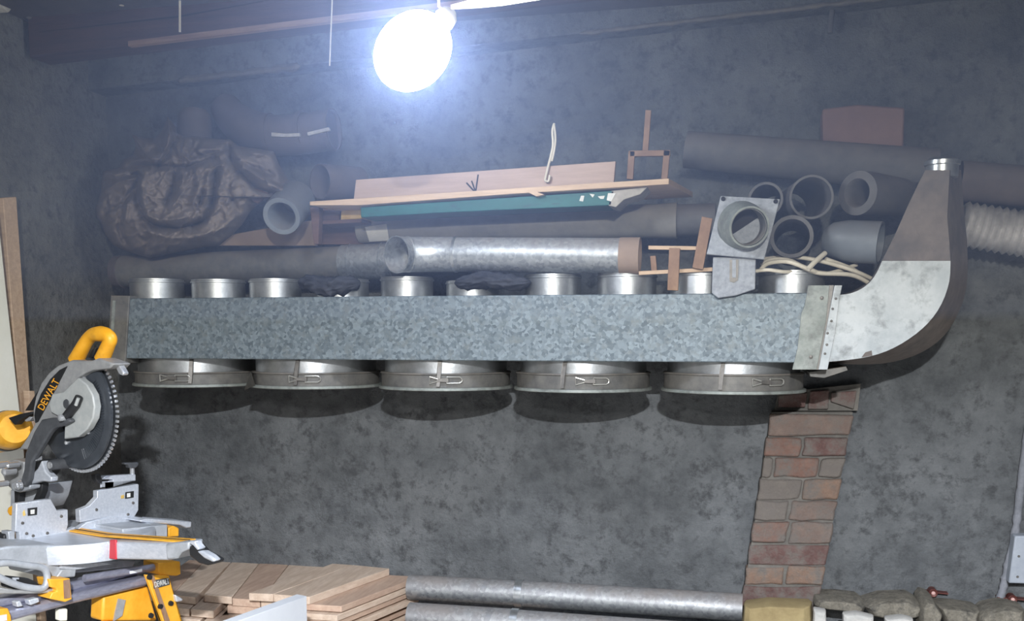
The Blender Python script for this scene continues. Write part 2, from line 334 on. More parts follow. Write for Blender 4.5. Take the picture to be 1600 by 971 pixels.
# top collars
zc = zt
tops = [(245, 437, 42), (341, 438, 42), (430, 437, 41), (535, 437, 42), (636, 434, 42), (738, 440, 42), (864, 430, 45), (980, 428, 47), (1095, 426, 49), (1237, 425, 52)]
for x, y, r in tops:
    c = atY(x, y, -.36); rr = r * mpp(c) * .97; z1 = max(c.z, zt + .03)
    c = V((c.x, -.36, zt))
    h = z1 - zt
    o = part('inlet_collar', G().lathe(c, (0, 0, 1), [(0, rr), (h * .80, rr), (h * .82, rr + .003), (h * .9, rr + .003), (h * .92, rr), (h, rr), (h, rr - .003), (0, rr - .003)], 44, closed=True), 'collar', duct)
# bottom outlets with clamped rims
bots = [(311, 183, 287), (495, 192, 457), (697, 208, 681), (911, 224, 877), (1145, 236, 1126)]
for k, (x, wpx, sx) in enumerate(bots):
    yc = -.255; c = atY(x, 590, yc); c = V((c.x, yc, zb)); r = .2
    zz = lambda y: atY(x, y, yc - .2).z
    z585, z606, z613 = zz(583 + k * .6), zz(602 + k * 2.5), zz(606 + k * 3)
    oc = part('outlet_collar', G().lathe(c, (0, 0, -1), [(0, r - .012), (zb - z585 + .01, r - .012), (zb - z585 + .01, r - .018), (0, r - .018)], 64, closed=True), 'collar', duct)
    part('rim_band', G().lathe(V((c.x, c.y, z585)), (0, 0, -1), [(0, r - .013), (0, r), (.004, r + .002), (.006, r - .002), (z585 - z606, r - .002), (z585 - z606 + .001, r - .013)], 64, closed=True), 'galv_dusty', oc)
    part('lid', G().lathe(V((c.x, c.y, z606)), (0, 0, -1), [(0, r - .002), (.001, r + .006), (.008, r + .007), (.010, r + .003), (.012, .05)], 64), 'galv_end', oc, label='pale rolled edge of the lid')
    # strap in front
    a = atY(sx + 3, 567, DF - .002); ang = math.asin(max(-.9, min(.9, (a.x - c.x) / r)))
    pt = lambda rad, z, da=0: V((c.x + rad * math.sin(ang + da), c.y - rad * math.cos(ang + da), z))
    part('strap', G().prism([pt(r - .010, zb - .002, -.03), pt(r - .010, zb - .002, .03), pt(r + .004, z585, .02), pt(r + .003, z606 + .004, 0), pt(r + .003, z606 + .004, -.05), pt(r + .004, z585, -.04)], (0, -.004, 0)), 'strapm', oc)
    # toggle latch of bent wire
    lx = c.x + {0: .03, 1: .045, 2: .055, 3: .055, 4: .095}[k]
    la = math.asin((lx - c.x) / r); zl = (z585 + z606) / 2 + .002
    q = lambda s, z, d=.006: V((c.x + (r + d) * math.sin(la + s), c.y - (r + d) * math.cos(la + s), zl + z))
    g = G()
    g.tube([q(-.22, .010), q(-.22, -.010), q(-.08, -.002), q(-.08, .002), q(-.22, .010)], .0022, 8)
    lt = part('latch', g, 'wire', oc)
    part('latch_tongue', G().prism([q(-.10, -.004), q(.05, -.006), q(.05, .006), q(-.10, .004)], (0, -.004, 0)), 'strapm', lt)
    g = G(); loop = [q(.02, .009), q(.20, .009), q(.235, .005), q(.24, 0), q(.235, -.005), q(.20, -.009), q(.02, -.009), q(.02, .009)]
    part('latch_loop', g.tube(loop, .0022, 8), 'wire', lt)
    if k == 1:                                            # bent torn corner at the left of this lid
        part('torn_flap', G().prism([V((c.x - .196, c.y - .05, z585)), V((c.x - .15, c.y - .15, z585)), V((c.x - .13, c.y - .165, z606)), V((c.x - .205, c.y - .09, z606 - .02)), V((c.x - .215, c.y - .05, z606 - .03))], (-.003, .003, 0)), 'galv_dusty', oc)
# bracket under the duct's right end
br = atY(1295, 592, -.2)
solo('bracket_plate', G().prism(ppoly([(1264, 582), (1322, 573), (1325, 579), (1288, 591), (1266, 589)], -.42), (0, .38, 0)), 'galv_dusty', 'thin bent bracket plate beneath the right end of the duct', 'bracket', bevel=.001)

# ------------------------------------------------------------------ the big elbow
def loft(front, back): return G().prism(front, None, back)
fi = [(1312, 461), (1328, 459), (1347, 451), (1362, 438), (1372, 422), (1378, 408)]
fo = [(1485, 408), (1483, 440), (1471, 475), (1450, 505), (1420, 530), (1385, 549), (1345, 560), (1290, 566)]
ui = [(1378, 408), (1398, 368), (1417, 325), (1436, 285), (1446, 266)]
uo = [(1484, 266), (1482, 300), (1480, 340), (1483, 375), (1485, 408)]
bo_l = [(1512, 408), (1510, 450), (1497, 490), (1475, 525), (1440, 551), (1395, 566), (1345, 570), (1290, 567)]
bo_u = [(1502, 266), (1504, 300), (1507, 340), (1511, 375), (1512, 408)]
EB = -.27
el = thing('elbow_duct', 'large elbow duct, bare bright metal below and dust coated above', 'duct', atY(1400, 566, -.3))
Y0 = DF - .004
def sm2(pl): return [(p.x, p.y) for p in smoothpath([(x, y, 0) for x, y in pl], 3)]
fi, fo, bo_l = sm2(fi), sm2(fo), sm2(bo_l)
lowf = ppoly(fi + fo, Y0); lowb = ppoly([(x - (8 if i < 8 else 4), y) for i, (x, y) in enumerate(fi)], EB) + ppoly(bo_l, EB)
part('elbow_body', loft(lowf, lowb), 'dustsheet', el, sharp=30)
part('bright_face', G().prism([p + V((0, -.002, 0)) for p in lowf], (0, .0018, 0)), 'whitem', el, label='bare light metal front face of the elbow')
upf = ppoly(ui + uo, Y0); upb = ppoly(ui, EB) + ppoly(bo_u, EB)
# taper back towards the wall as it rises
part('riser', loft(upf, upb), 'dustsheet', el, sharp=30)
part('joint_flange', G().prism(ppoly([(1304, 446), (1316, 446), (1311, 470), (1305, 520), (1293, 578), (1279, 578)], Y0 - .006), (0, .05, 0)), 'whitem', el, bevel=.001)
for x, y in ((1306, 467), (1301, 483), (1299, 502), (1293, 521), (1292, 539), (1289, 553)):
    part('rivet', G().lathe(atY(x, y, Y0 - .006), (0, -1, 0), [(0, .0035), (.002, .003), (.003, .001)], 8), 'strapm', el)
tp = atY(1472, 266, (Y0 + EB) / 2 - .05); tr = 24 * mpp(tp)
part('neck_collar', G().lathe(tp - V((0, 0, .02)), (0, 0, 1), [(0, tr), (.03, tr), (.032, tr + .004), (.042, tr + .004), (.044, tr), (.05, tr * .8), (.05, 0.001)], 32), 'galv_bright', el, label='bright steel collar on top of the elbow')
part('rust_patch', G().prism(ppoly([(1352, 551), (1362, 548), (1363, 556), (1346, 559)], Y0 - .0032), (0, .002, 0)), 'dustsheet', el)

# pipes at the upper right
def pipe_px(name, a, b, rpx, m, label, cat='pipe', group=None, t=.006, beads=(), r1px=None, n=40):
    A, B = atY(a[0], a[1], a[2]), atY(b[0], b[1], b[2])
    return solo(name, G().pipe(A, B, rpx * mpp(A), t, n, (r1px or rpx) * mpp(A) if r1px else None, beads), m, label, cat, group)
# long pipe leaning over the stack
A, B = atY(1072, 234, -.12), atY(1462, 268, -.15)
solo('duct_pipe', G().pipe(A, B, 28 * mpp(A), .006, r1=.062), 'darkpipe', 'long dusty grey pipe sloping above the stack of pipe ends', 'pipe')
A, B = atY(1498, 283, -.12), atY(1680, 298, -.12); B = A + (B - A) * ((XR + .45 - A.x) / (B.x - A.x))
solo('duct_pipe', G().pipe(A, B, 31 * mpp(A), .006), 'browpipe', 'dusty pipe running off to the right above the foil duct', 'pipe')
# foil flexible duct
A, B = atY(1500, 350, -.13), atY(1700, 382, -.13); n = round(17 * (XR + .45 - A.x) / (B.x - A.x)); B = A + (B - A) * ((XR + .45 - A.x) / (B.x - A.x)); L = (B - A).length; rr = 33 * mpp(A)
prof = [(L * i / (n * 2), rr + (.005 if i % 2 else -.004)) for i in range(n * 2 + 1)]
solo('foil_duct', G().lathe(A, B - A, prof + [(L, rr - .01), (0, rr - .01)], 40, closed=True), 'foil', 'silver corrugated flexible foil duct at right', 'duct', sharp=80)
# carton high on the wall
solo('carton', G().prism(ppoly([(1285, 170), (1340, 163), (1414, 168), (1412, 232), (1286, 234)], -.13), (0, .11, 0)), 'cardbox', 'faded brown carton standing behind the sloping pipe', 'carton', bevel=.006)
# pipe ends facing the viewer
def stub(px, py, rpx, Y, back, m, label, t=.007, dx=0, dz=0, r1=None, lip=0):
    c = atY(px, py, Y); d = (c - CAM).normalized(); d = V((d.x + dx, d.y, dz)).normalized(); r = rpx * mpp(c)
    g = G(); L = back
    if lip: prof = [(0, r - t), (0, r), (.02, r + .001), (.022, r - lip), (L, (r1 or r) - lip), (L, (r1 or r) - t - lip), (.02, r - t - lip)]
    else: prof = [(0, r), (L, r1 or r), (L, (r1 or r) - t), (0, r - t)]
    return solo('pipe_end', g.lathe(c, d, prof, 40, closed=True), m, label, 'pipe')
stub(1196, 312, 27, -.36, .26, 'darkpipe', 'dark pipe end peeking out just behind the square flange plate', dx=.10)
stub(1268, 308, 34, -.40, .32, 'darkpipe', 'widest dark pipe mouth, upper one in the stack beside the elbow', dx=-.2, t=.006)
stub(1237, 370, 33, -.43, .34, 'darkpipe', 'thick walled pipe mouth, lowest of the stack above the cables', t=.010)
c = atY(1340, 302, -.36); r = 34 * mpp(c); d = V((.62, .78, .02)).normalized()
solo('pipe_reducer', G().lathe(c, d, [(.0, r * .62), (-.004, r * .66), (0, r), (.05, r * 1.02), (.20, r * .92), (.20, r * .8), (.03, r * .55)], 40, closed=True), 'darkpipe', 'stubby reducer with a small dark hole beside the elbow', 'pipe')
A, B = atY(1288, 375, -.34), atY(1376, 380, -.38); r = 32 * mpp(A)
solo('pipe_socket', G().lathe(A, B - A, [(0, r * .55), (.02, r * .85), (.06, r), ((B - A).length, r * 1.02), ((B - A).length, r * .9), (.06, r * .9), (.02, r * .7)], 40, closed=True), 'pvc', 'smooth blue grey pipe socket lying sideways under the reducer', 'pipe')

# square flange plate with spout, and the gate plate hanging below it
fp = [(1126, 306), (1219, 311), (1194, 405), (1104, 397)]
t = thing('flange_plate', 'light grey square flange plate with a round spout, leaning on the pipes', 'flange', atY(1150, 400, -.49))
P = [atY(1126, 306, -.47), atY(1219, 311, -.47), atY(1194, 405, -.51), atY(1104, 397, -.51)]
nrm = (P[1] - P[0]).cross(P[2] - P[0]).normalized(); nrm = nrm if nrm.y < 0 else -nrm
part('plate', G().prism(P, -nrm * .008), 'gateplate', t, bevel=.002)
c = atY(1158, 352, -.49); r = 37 * mpp(c); ax = V((.55, -.83, -.05)).normalized()
c1 = atY(1171, 355, -.56); r1 = 32 * mpp(c1); ax = (c1 - c)
L = ax.length
part('spout', G().lathe(c, ax, [(-.004, r), (L * .3, r * .97), (L, r1), (L, r1 - .005), (-.004, r - .008)], 48, closed=True), 'galv_end', t)
part('spout_shade_liner', G().pipe(c + ax * .1, c + ax * .93, r1 * 1.0 - .004, .002, 40, r1 - .006), 'galv_dusty', t)  # liner added to darken the inside of the spout
part('spout_shade_disc', G().lathe(c + nrm * .001, ax, [(0, r * .9), (.002, r * .9)], 40), 'inner', t)  # dark disc painted for the shade deep in the spout
for x, y in ((1130, 311), (1212, 315)): part('bolt_hole', G().lathe(atY(x, y, -.474), nrm, [(0, .006), (.003, .0055)], 12), 'ink', t)
t = thing('gate_plate', 'speckled grey slide gate plate hanging in front of the duct', 'plate', atY(1146, 464, -.49))
part('plate', G().prism(ppoly([(1114, 402), (1181, 402), (1180, 452), (1150, 462), (1122, 466), (1112, 458)], -.492), (0, .010, 0)), 'gateplate', t, bevel=.002)
part('slot', G().prism(ppoly([(1140, 406), (1154, 406), (1153, 438), (1147, 442), (1140, 440)], -.494), (0, .003, 0)), 'strapm', t, label='dark slot in the plate')
part('slot_tongue', G().prism(ppoly([(1144, 406), (1150, 406), (1150, 434), (1144, 434)], -.4955), (0, .003, 0)), 'gateplate', t)

# cables lying on the duct
def cable(pts, label, r=.006):
    solo('cable', G().tube(smoothpath([atY(*p) for p in pts], 6), r, 8), 'cable', label, 'cable', 'cream cables on the duct', sharp=80)
cable([(1188, 423, -.44), (1200, 412, -.45), (1230, 409, -.47), (1262, 420, -.46), (1285, 428, -.42), (1310, 424, -.38), (1338, 414, -.34)], 'thick cream cable crossing the pile of cables')
cable([(1190, 414, -.40), (1205, 406, -.42), (1235, 408, -.44), (1275, 426, -.44), (1330, 430, -.40), (1360, 444, -.36)], 'cream cable curving down toward the elbow')
cable([(1194, 405, -.36), (1240, 402, -.40), (1290, 410, -.40), (1335, 424, -.38), (1362, 436, -.34)], 'uppermost cream cable behind the others')
cable([(1262, 421, -.47), (1276, 407, -.45), (1289, 396, -.42)], 'short cream cable sticking up from the pile', .007)
cable([(1180, 424, -.46), (1200, 422, -.47), (1225, 425, -.46), (1250, 424, -.42)], 'thin cream cable beside the gate plate', .005)
cable([(1290, 405, -.40), (1330, 420, -.36), (1352, 434, -.33), (1368, 446, -.30)], 'cream cable ending next to the elbow')

# little wooden lattice
def stick(a, b, wpx, Y, m='timber_d', dep=.015):
    A, B = V((a[0], a[1], 0)), V((b[0], b[1], 0)); d = (B - A).normalized(); nn = V((-d.y, d.x, 0)) * wpx / 2
    q = [A + nn, B + nn, B - nn, A - nn]
    return G().prism([atY(p.x, p.y, Y) for p in q], (0, dep, 0))
t = thing('wooden_lattice', 'small lattice of brown laths hanging over a collar', 'lattice', atY(1054, 455, -.46))
for n_, a, b, wp, Y in [('lath', (1013, 387), (1090, 388), 6, -.455), ('lath', (998, 427), (1114, 421), 6, -.455), ('lath', (1054, 388), (1051, 454), 17, -.47), ('lath', (1105, 340), (1090, 420), 17, -.47), ('lath', (1020, 400), (1022, 423), 9, -.43)]:
    part(n_, stick(a, b, wp, Y), 'timber_d' if wp > 8 else 'timber', t, bevel=.001)

# ------------------------------------------------------------------ pipes lying on the duct
A, B = atY(184, 425, -.16), atY(760, 402, -.20); r = .0525
t = thing('duct_pipe', 'long dusty galvanised pipe lying at the left, under the canvas bundle', 'pipe', (A + B) / 2 - V((0, 0, r)))
part('pipe_wall', G().pipe(A, B, r, .004), 'galv_dusty', t)
d = (B - A).normalized()
part('end_cap', G().lathe(A - d * .006, d, [(0, r * .7), (.004, r + .001), (.03, r + .003), (.032, r)], 40), 'browpipe', t)
c = A + d * ((atY(538, 412, -.18) - A).dot(d)); c2 = A + d * ((atY(618, 409, -.18) - A).dot(d))
part('coupling', G().pipe(c, c2, r + .004, .004, beads=(.18, .8)), 'galv_pipe', t)
A, B = atY(617, 398, -.43), atY(1000, 400, -.43); r = 27 * mpp(A); d = (B - A).normalized()
t = thing('duct_pipe', 'shiny galvanised pipe with a flared open mouth, lying in front', 'pipe', (A + B) / 2 - V((0, 0, r)))
A2 = atY(712, 398, -.43)
part('pipe_wall', G().pipe(A2, B - d * .01, r * .97, .003), 'galv_pipe', t)
mp_ = smoothpath([A2 + d * .006, A2 - d * .03, atY(672, 398, -.437), atY(645, 398, -.455), atY(630, 398, -.475), atY(619, 398, -.498)], 6)
def ring_path(path, rad):
    g_ = G().tube(path, rad, 44, caps=False); return [g_.v[k * 44:(k + 1) * 44] for k in range(len(path))]
nP = len(mp_); ro = [r * (.99 + (.03 if 20 <= k <= 21 else 0) + .07 * max(0, (k - 22) / (nP - 22))) for k in range(nP)]
part('mouth_piece', G().rings(ring_path(mp_, ro) + ring_path(mp_, [q - .003 for q in ro])[::-1], closed=True), 'galv_pipe', t)
part('seam_ring', G().pipe(A2 - d * .002, A2 + d * .006, r * 1.02, .005), 'galv_bright', t)
part('tape_band', G().pipe(B - d * .055, B, r * 1.0, .004), 'card', t, label='brown tape band around the pipe end')
A, B = atY(563, 356, -.2), atY(1058, 345, -.2); d = (B - A).normalized(); r = 25 * mpp(atY(800, 350, -.2)); L = (B - A).length
t = thing('duct_pipe', 'wide dusty grey pipe with a paper label, lying under the teal board', 'pipe', (A + B) / 2 - V((0, 0, r)))
part('pipe_wall', G().lathe(A, d, [(0, r * .98), (L * .93, r), (L * .985, r * 1.06), (L, r * 1.08), (L, r * 1.02), (0, r * .92)], 44, closed=True), 'lightpipe', t)
C2 = atY(1118, 343, -.2)
part('spigot', G().pipe(B - d * .03, C2, r * .95, .004), 'darkpipe', t)
def onpipe(px, py, A, d, r):                             # where the sight line meets the pipe's skin
    rr = ray(px, py).normalized(); w0 = CAM - A; a = rr - d * rr.dot(d); b = w0 - d * w0.dot(d)
    qa, qb, qc = a.dot(a), 2 * a.dot(b), b.dot(b) - r * r; D = max(qb * qb - 4 * qa * qc, 0); return CAM + rr * ((-qb - math.sqrt(D)) / (2 * qa))
g = G(); NX, NY = 8, 8
gridpts = []
for j in range(NY + 1):
    for i in range(NX + 1):
        u, v = i / NX, j / NY
        px = (570 * (1 - u) + 604 * u) * (1 - v) + (577 * (1 - u) + 608 * u) * v; py = (355 * (1 - u) + 350 * u) * (1 - v) + (378 * (1 - u) + 376 * u) * v
        gridpts.append(onpipe(px, py, A, d, r * 1.03))
W = NX + 1
g.add(gridpts, [(j * W + i, j * W + i + 1, (j + 1) * W + i + 1, (j + 1) * W + i) for j in range(NY) for i in range(NX)])
part('paper_label', g, 'paper', t)

# boards on top
def slab(pts, Y, dep): return G().prism(ppoly(pts, Y), (0, dep, 0))
t = thing('teal_board', 'teal painted board with chipped paint under the plank', 'board', atY(780, 325, -.42))
part('board', slab([(563, 324), (960, 298), (955, 321), (700, 332), (564, 340)], -.42, .12), 'teal', t, bevel=.002)
part('bare_end', slab([(955, 298), (1012, 292), (1000, 304), (975, 312), (962, 324), (950, 321)], -.42, .11), 'scuff', t, bevel=.002, label='splintered bare wooden end')
for pp in ([(908, 306), (913, 306), (911, 315), (905, 314)], [(921, 303), (929, 304), (926, 309)], [(934, 307), (945, 306), (943, 311), (938, 311)], [(950, 302), (962, 302), (955, 315), (948, 313)]):
    part('paint_chip', slab(pp, -.4215, .003), 'paper', t)
pf = ppoly([(484, 315), (1045, 279), (1045, 288), (800, 303), (560, 321), (484, 321)], -.44)
solo('plank', G().prism(pf, None, [p + V((.05, .26, -.003)) for p in pf]), 'timber', 'long pale plank with pointed ends on top of the teal board', 'plank', bevel=.001)
solo('wood_splinter', slab([(824, 300), (835, 299), (850, 304), (838, 307)], -.442, .03), 'timber', 'small splinter hanging from the plank edge', 'splinter')
t = thing('upright_board', 'pinkish planed board standing on edge with a drawn arrow', 'board', atY(757, 315, -.36))
part('board', slab([(556, 281), (962, 252), (959, 286), (552, 315)], -.36, .018), 'timber_p', t, bevel=.0015)
g = G()
for a, b in (((747, 273), (743, 301)), ((729, 286), (743, 301)), ((737, 283), (743, 300))): g.tube([atY(a[0], a[1], -.362), atY(b[0], b[1], -.362)], .0024, 6)
part('arrow_mark', g, 'ink', t, label='black hand drawn arrow pointing down')
t = thing('wire_hanger', 'twisted white wire hanging down to the upright board', 'wire', atY(856, 285, -.375))
part('wire_strand', G().tube(smoothpath([atY(*p) for p in ((866, 193, -.37), (863, 205, -.372), (864, 225, -.372), (861, 242, -.372), (857, 258, -.372), (853, 275, -.372), (852, 282, -.374), (857, 283, -.375), (859, 274, -.375))]), .0035, 8), 'cable', t)
part('wire_tail', G().tube(smoothpath([atY(*p) for p in ((866, 196, -.374), (868, 218, -.376), (865, 240, -.374), (862, 252, -.372))]), .003, 8), 'cable', t)
# small wooden frame with a stick
t = thing('wooden_jig', 'small square wooden jig with a tall stick on the plank end', 'jig', atY(1014, 283, -.3))
for a, b, wp in (((987, 236), (984, 280), 10), ((1042, 235), (1038, 280), 10), ((984, 240), (1047, 239), 9)): part('frame_bar', stick(a, b, wp, -.3), 'timber_d', t, bevel=.001)
part('stick', stick((1013, 172), (1008, 238), 9, -.29), 'timber_d', t, bevel=.001)

# crate with carton, and dusty board below the bundle
t = thing('wooden_crate', 'dark open wooden crate under the left end of the plank', 'crate', atY(528, 380, -.3))
part('end_panel', slab([(484, 324), (499, 324), (497, 382), (490, 382)], -.36, .03), 'boxwood', t, bevel=.002)
part('back_panel', slab([(498, 324), (566, 330), (566, 382), (496, 382)], -.20, .02), 'boxwood', t)
part('shelf_board', slab([(497, 345), (565, 342), (565, 348), (497, 351)], -.33, .12), 'boxwood', t, bevel=.002)
solo('carton', slab([(533, 329), (566, 327), (566, 342), (532, 344)], -.32, .08), 'yellowbox', 'small yellow carton lying inside the wooden crate', 'carton', bevel=.002)
solo('carton', slab([(501, 329), (531, 329), (530, 345), (500, 345)], -.31, .08), 'boxwood', 'small brown carton at the left inside the crate', 'carton', bevel=.002)
solo('dusty_board', slab([(340, 384), (352, 368), (490, 344), (493, 384)], -.22, .02), 'card', 'dusty brown board standing behind the long pipe', 'board', bevel=.002)

# ------------------------------------------------------------------ canvas bundle and what sticks out of it
OUT = [(262, 182), (270, 205), (285, 212), (310, 214), (335, 217), (360, 218), (372, 228), (400, 232), (428, 236), (436, 256), (450, 280), (476, 304), (470, 312), (448, 312), (436, 304), (415, 310), (392, 330), (378, 352), (362, 368), (342, 384), (320, 386), (290, 392), (262, 398), (232, 404), (214, 398), (196, 392), (178, 384), (164, 368), (158, 350), (150, 338), (149, 325), (157, 300), (160, 268), (186, 262), (192, 250), (208, 242), (212, 228), (206, 210), (222, 215), (240, 216), (252, 205)]
CX, CY = 275, 305
def poly_r(a):
    best = 0; dx, dy = math.cos(a), math.sin(a)
    for i in range(len(OUT)):
        x1_, y1_ = OUT[i][0] - CX, OUT[i][1] - CY; x2_, y2_ = OUT[(i + 1) % len(OUT)][0] - CX, OUT[(i + 1) % len(OUT)][1] - CY
        ex, ey = x2_ - x1_, y2_ - y1_; den = dx * ey - dy * ex
        if abs(den) < 1e-9: continue
        t_ = (x1_ * ey - y1_ * ex) / den; u_ = (x1_ * dy - y1_ * dx) / den
        if t_ > 0 and -1e-6 <= u_ <= 1 + 1e-6: best = max(best, t_)
    return best
def seg_d(p, pl):
    b = 1e9; sd = 0
    for i in range(len(pl) - 1):
        ax_, ay_ = pl[i]; bx_, by_ = pl[i + 1]; ex, ey = bx_ - ax_, by_ - ay_
        t_ = max(0, min(1, ((p[0] - ax_) * ex + (p[1] - ay_) * ey) / (ex * ex + ey * ey)))
        qx, qy = p[0] - ax_ - ex * t_, p[1] - ay_ - ey * t_; d_ = math.hypot(qx, qy)
        if d_ < b: b = d_; sd = 1 if ex * qy - ey * qx > 0 else -1
    return b, sd
# folds followed on the photograph: (polyline, width, height) ridge > 0, groove < 0; a step when third element set
FOLD = [([(215, 275), (212, 300), (225, 340), (240, 352), (280, 358), (320, 345), (334, 310), (336, 270)], 7, -.030),
        ([(222, 280), (222, 310), (232, 338), (262, 346), (300, 338), (322, 312), (326, 272)], 10, .024),
        ([(273, 272), (270, 300), (258, 318)], 7, -.026), ([(285, 268), (286, 300), (270, 322)], 9, .018),
        ([(160, 300), (185, 285), (212, 278)], 6, .020), ([(158, 280), (190, 276), (215, 272)], 5, -.018),
        ([(165, 330), (190, 320), (208, 296)], 7, -.018), ([(172, 352), (196, 345), (200, 320)], 8, .018),
        ([(200, 260), (240, 258), (290, 262), (330, 248)], 6, -.024), ([(210, 250), (250, 248), (262, 225), (266, 195)], 7, .024),
        ([(275, 215), (262, 240), (245, 262)], 6, -.020), ([(290, 215), (284, 240), (300, 252)], 6, .018), ([(300, 222), (296, 246), (330, 240), (360, 232)], 5, -.018),
        ([(228, 360), (260, 372), (300, 372), (345, 358), (372, 335)], 12, .024), ([(224, 348), (232, 372), (228, 392)], 6, -.018),
        ([(190, 330), (186, 360), (196, 380)], 7, -.020), ([(300, 355), (340, 335), (360, 300)], 6, -.018), ([(322, 345), (352, 318), (366, 285)], 8, .020),
        ([(340, 300), (352, 270), (345, 245)], 8, .018), ([(358, 300), (372, 330)], 6, -.016), ([(356, 225), (362, 255), (400, 295), (430, 305)], 6, -.028),
        ([(368, 232), (380, 262), (430, 292), (468, 306)], 9, .028), ([(372, 250), (412, 268), (424, 272)], 5, -.016), ([(400, 236), (426, 248), (436, 275)], 7, .016),
        ([(318, 300), (310, 325), (290, 345)], 6, -.018), ([(306, 262), (312, 290), (304, 312)], 8, .018)]
NA, NR = 300, 80; g = G(); YB = -.23
ang = [2 * math.pi * i / NA for i in range(NA)]; rad = [poly_r(a) for a in ang]
def cpt(a, R0, f, side):
    x, y = CX + math.cos(a) * R0 * f, CY + math.sin(a) * R0 * f
    dome = math.sqrt(max(0, 1 - f ** 2.6)); dep = .17 * dome * (1 if side else .75)
    if side:
        h = 0
        for pl, wd, am in FOLD:
            dd, sd = seg_d((x, y), pl)
            if dd < wd * 3: h += am * 1.9 * math.exp(-(dd / (wd * .72)) ** 1.5)
        p3_ = V((x / 55, y / 55, 0)); h += .020 * (1 - abs(noise.noise(p3_ * 2.1 + V((noise.noise(p3_ * 3), 0, 0)))) * 2) + .010 * (1 - 2 * abs(noise.noise(p3_ * 4.5))) + .004 * noise.noise(p3_ * 11)
        dep += h * min(1, dome * 1.5)
        return atY(x, y, YB - dep)
    return atY(CX, CY, YB) + (atY(x, y, YB) - atY(CX, CY, YB)) + V((0, dep * .8, 0))
rings = [[cpt(a, r_, k / NR, True) for a, r_ in zip(ang, rad)] for k in range(1, NR + 1)] + [[cpt(a, r_, k / 8, False) for a, r_ in zip(ang, rad)] for k in range(7, 0, -1)]
g.rings(rings)
t = thing('canvas_bundle', 'crumpled dusty brown canvas sheet bundled on top of the pipes', 'canvas', atY(CX, 404, -.25))
part('canvas', g, 'cloth', t, sharp=85)
part('inner_flap', slab([(388, 290), (420, 302), (402, 318), (393, 313)], -.34, .01), 'boxwood', t, label='reddish lining showing in a fold')
c = atY(302, 182, -.16)
solo('pipe_end', G().lathe(c + V((0, 0, -.16)), (0.02, 0, 1), [(0, .052), (.13, .055), (.165, .052), (.182, .038), (.19, .001)], 36), 'browpipe', 'rounded dusty pipe end rising behind the canvas bundle', 'pipe')
t = thing('elbow_pipe', 'dark bent pipe with painted highlight strips on top of the canvas bundle', 'pipe', atY(430, 240, -.14))
path = smoothpath([atY(*p) for p in ((352, 168, -.10), (366, 186, -.13), (392, 203, -.15), (430, 212, -.16), (470, 210, -.16), (520, 202, -.15))], 8)
part('bend', G().tube(path, [.05 + .014 * min(1, i / 14) for i in range(len(path))], 32), 'browpipe', t)
for q in ([(424, 207), (446, 209), (468, 208), (468, 213), (446, 214), (424, 213)], [(480, 207), (513, 199), (515, 204), (481, 212)]):  # thin bright strips stand for highlights on the bend
    part('highlight_strip', G().prism(ppoly(q, -.232), (0, .012, 0)), 'foil', t, label='bright strip painted as a highlight on the bend')
for xa, xb in ((420, 426), (470, 478), (516, 522)):
    a_, b_ = atY(xa, 211 - (xa - 420) * .08, -.16), atY(xb, 211 - (xb - 420) * .08, -.16); part('seam_ring', G().pipe(a_, b_, .067, .005), 'browpipe', t)
A, B = atY(500, 284, -.30), atY(560, 288, -.17); r = 27 * mpp(A)
solo('pipe_end', G().pipe(A, B, r, .004), 'browpipe', 'thin walled pipe mouth beside the right edge of the canvas bundle', 'pipe')
c = atY(440, 338, -.42); d = V((-.10, .9, .42)).normalized(); r = 31 * mpp(c)
solo('pipe_end', G().lathe(c, d, [(.012, r * .62), (0, r * .72), (-.002, r * .95), (.02, r), (.16, r), (.16, r * .8), (.05, r * .58)], 40, closed=True), 'pvc', 'grey thick rimmed pipe mouth poking out below the canvas', 'pipe')
# rags
def rag(cx, cy, wpx, hpx, Y, label, seed):
    g = G(); n, m = 64, 22; rings = []
    for j in range(m + 1):
        f = -1 + 2 * j / m; ring = []
        for i in range(n):
            a = 2 * math.pi * i / n; s = math.sqrt(max(.003, 1 - abs(f) ** 3))
            q = V((f * 5, math.cos(a) * .6, math.sin(a) * 2.2 + seed))
            k = 1 + .45 * noise.noise(q) + .22 * noise.noise(q * 2.7)
            ring.append(atY(cx + f * wpx / 2, cy - math.sin(a) * hpx / 2 * s * k + hpx * .12 * math.sin(f * 4 + seed), Y) + V((0, -math.cos(a) * .045 * s * k, 0)))
        rings.append(ring)
    solo('rag', g.rings(rings), 'darkcloth', label, 'rag', sharp=85)
rag(515, 446, 96, 30, -.43, 'dark crumpled rag lying over collars under the left pipe', 1)
rag(770, 440, 120, 26, -.43, 'dark rag draped over a collar under the shiny pipe', 5)

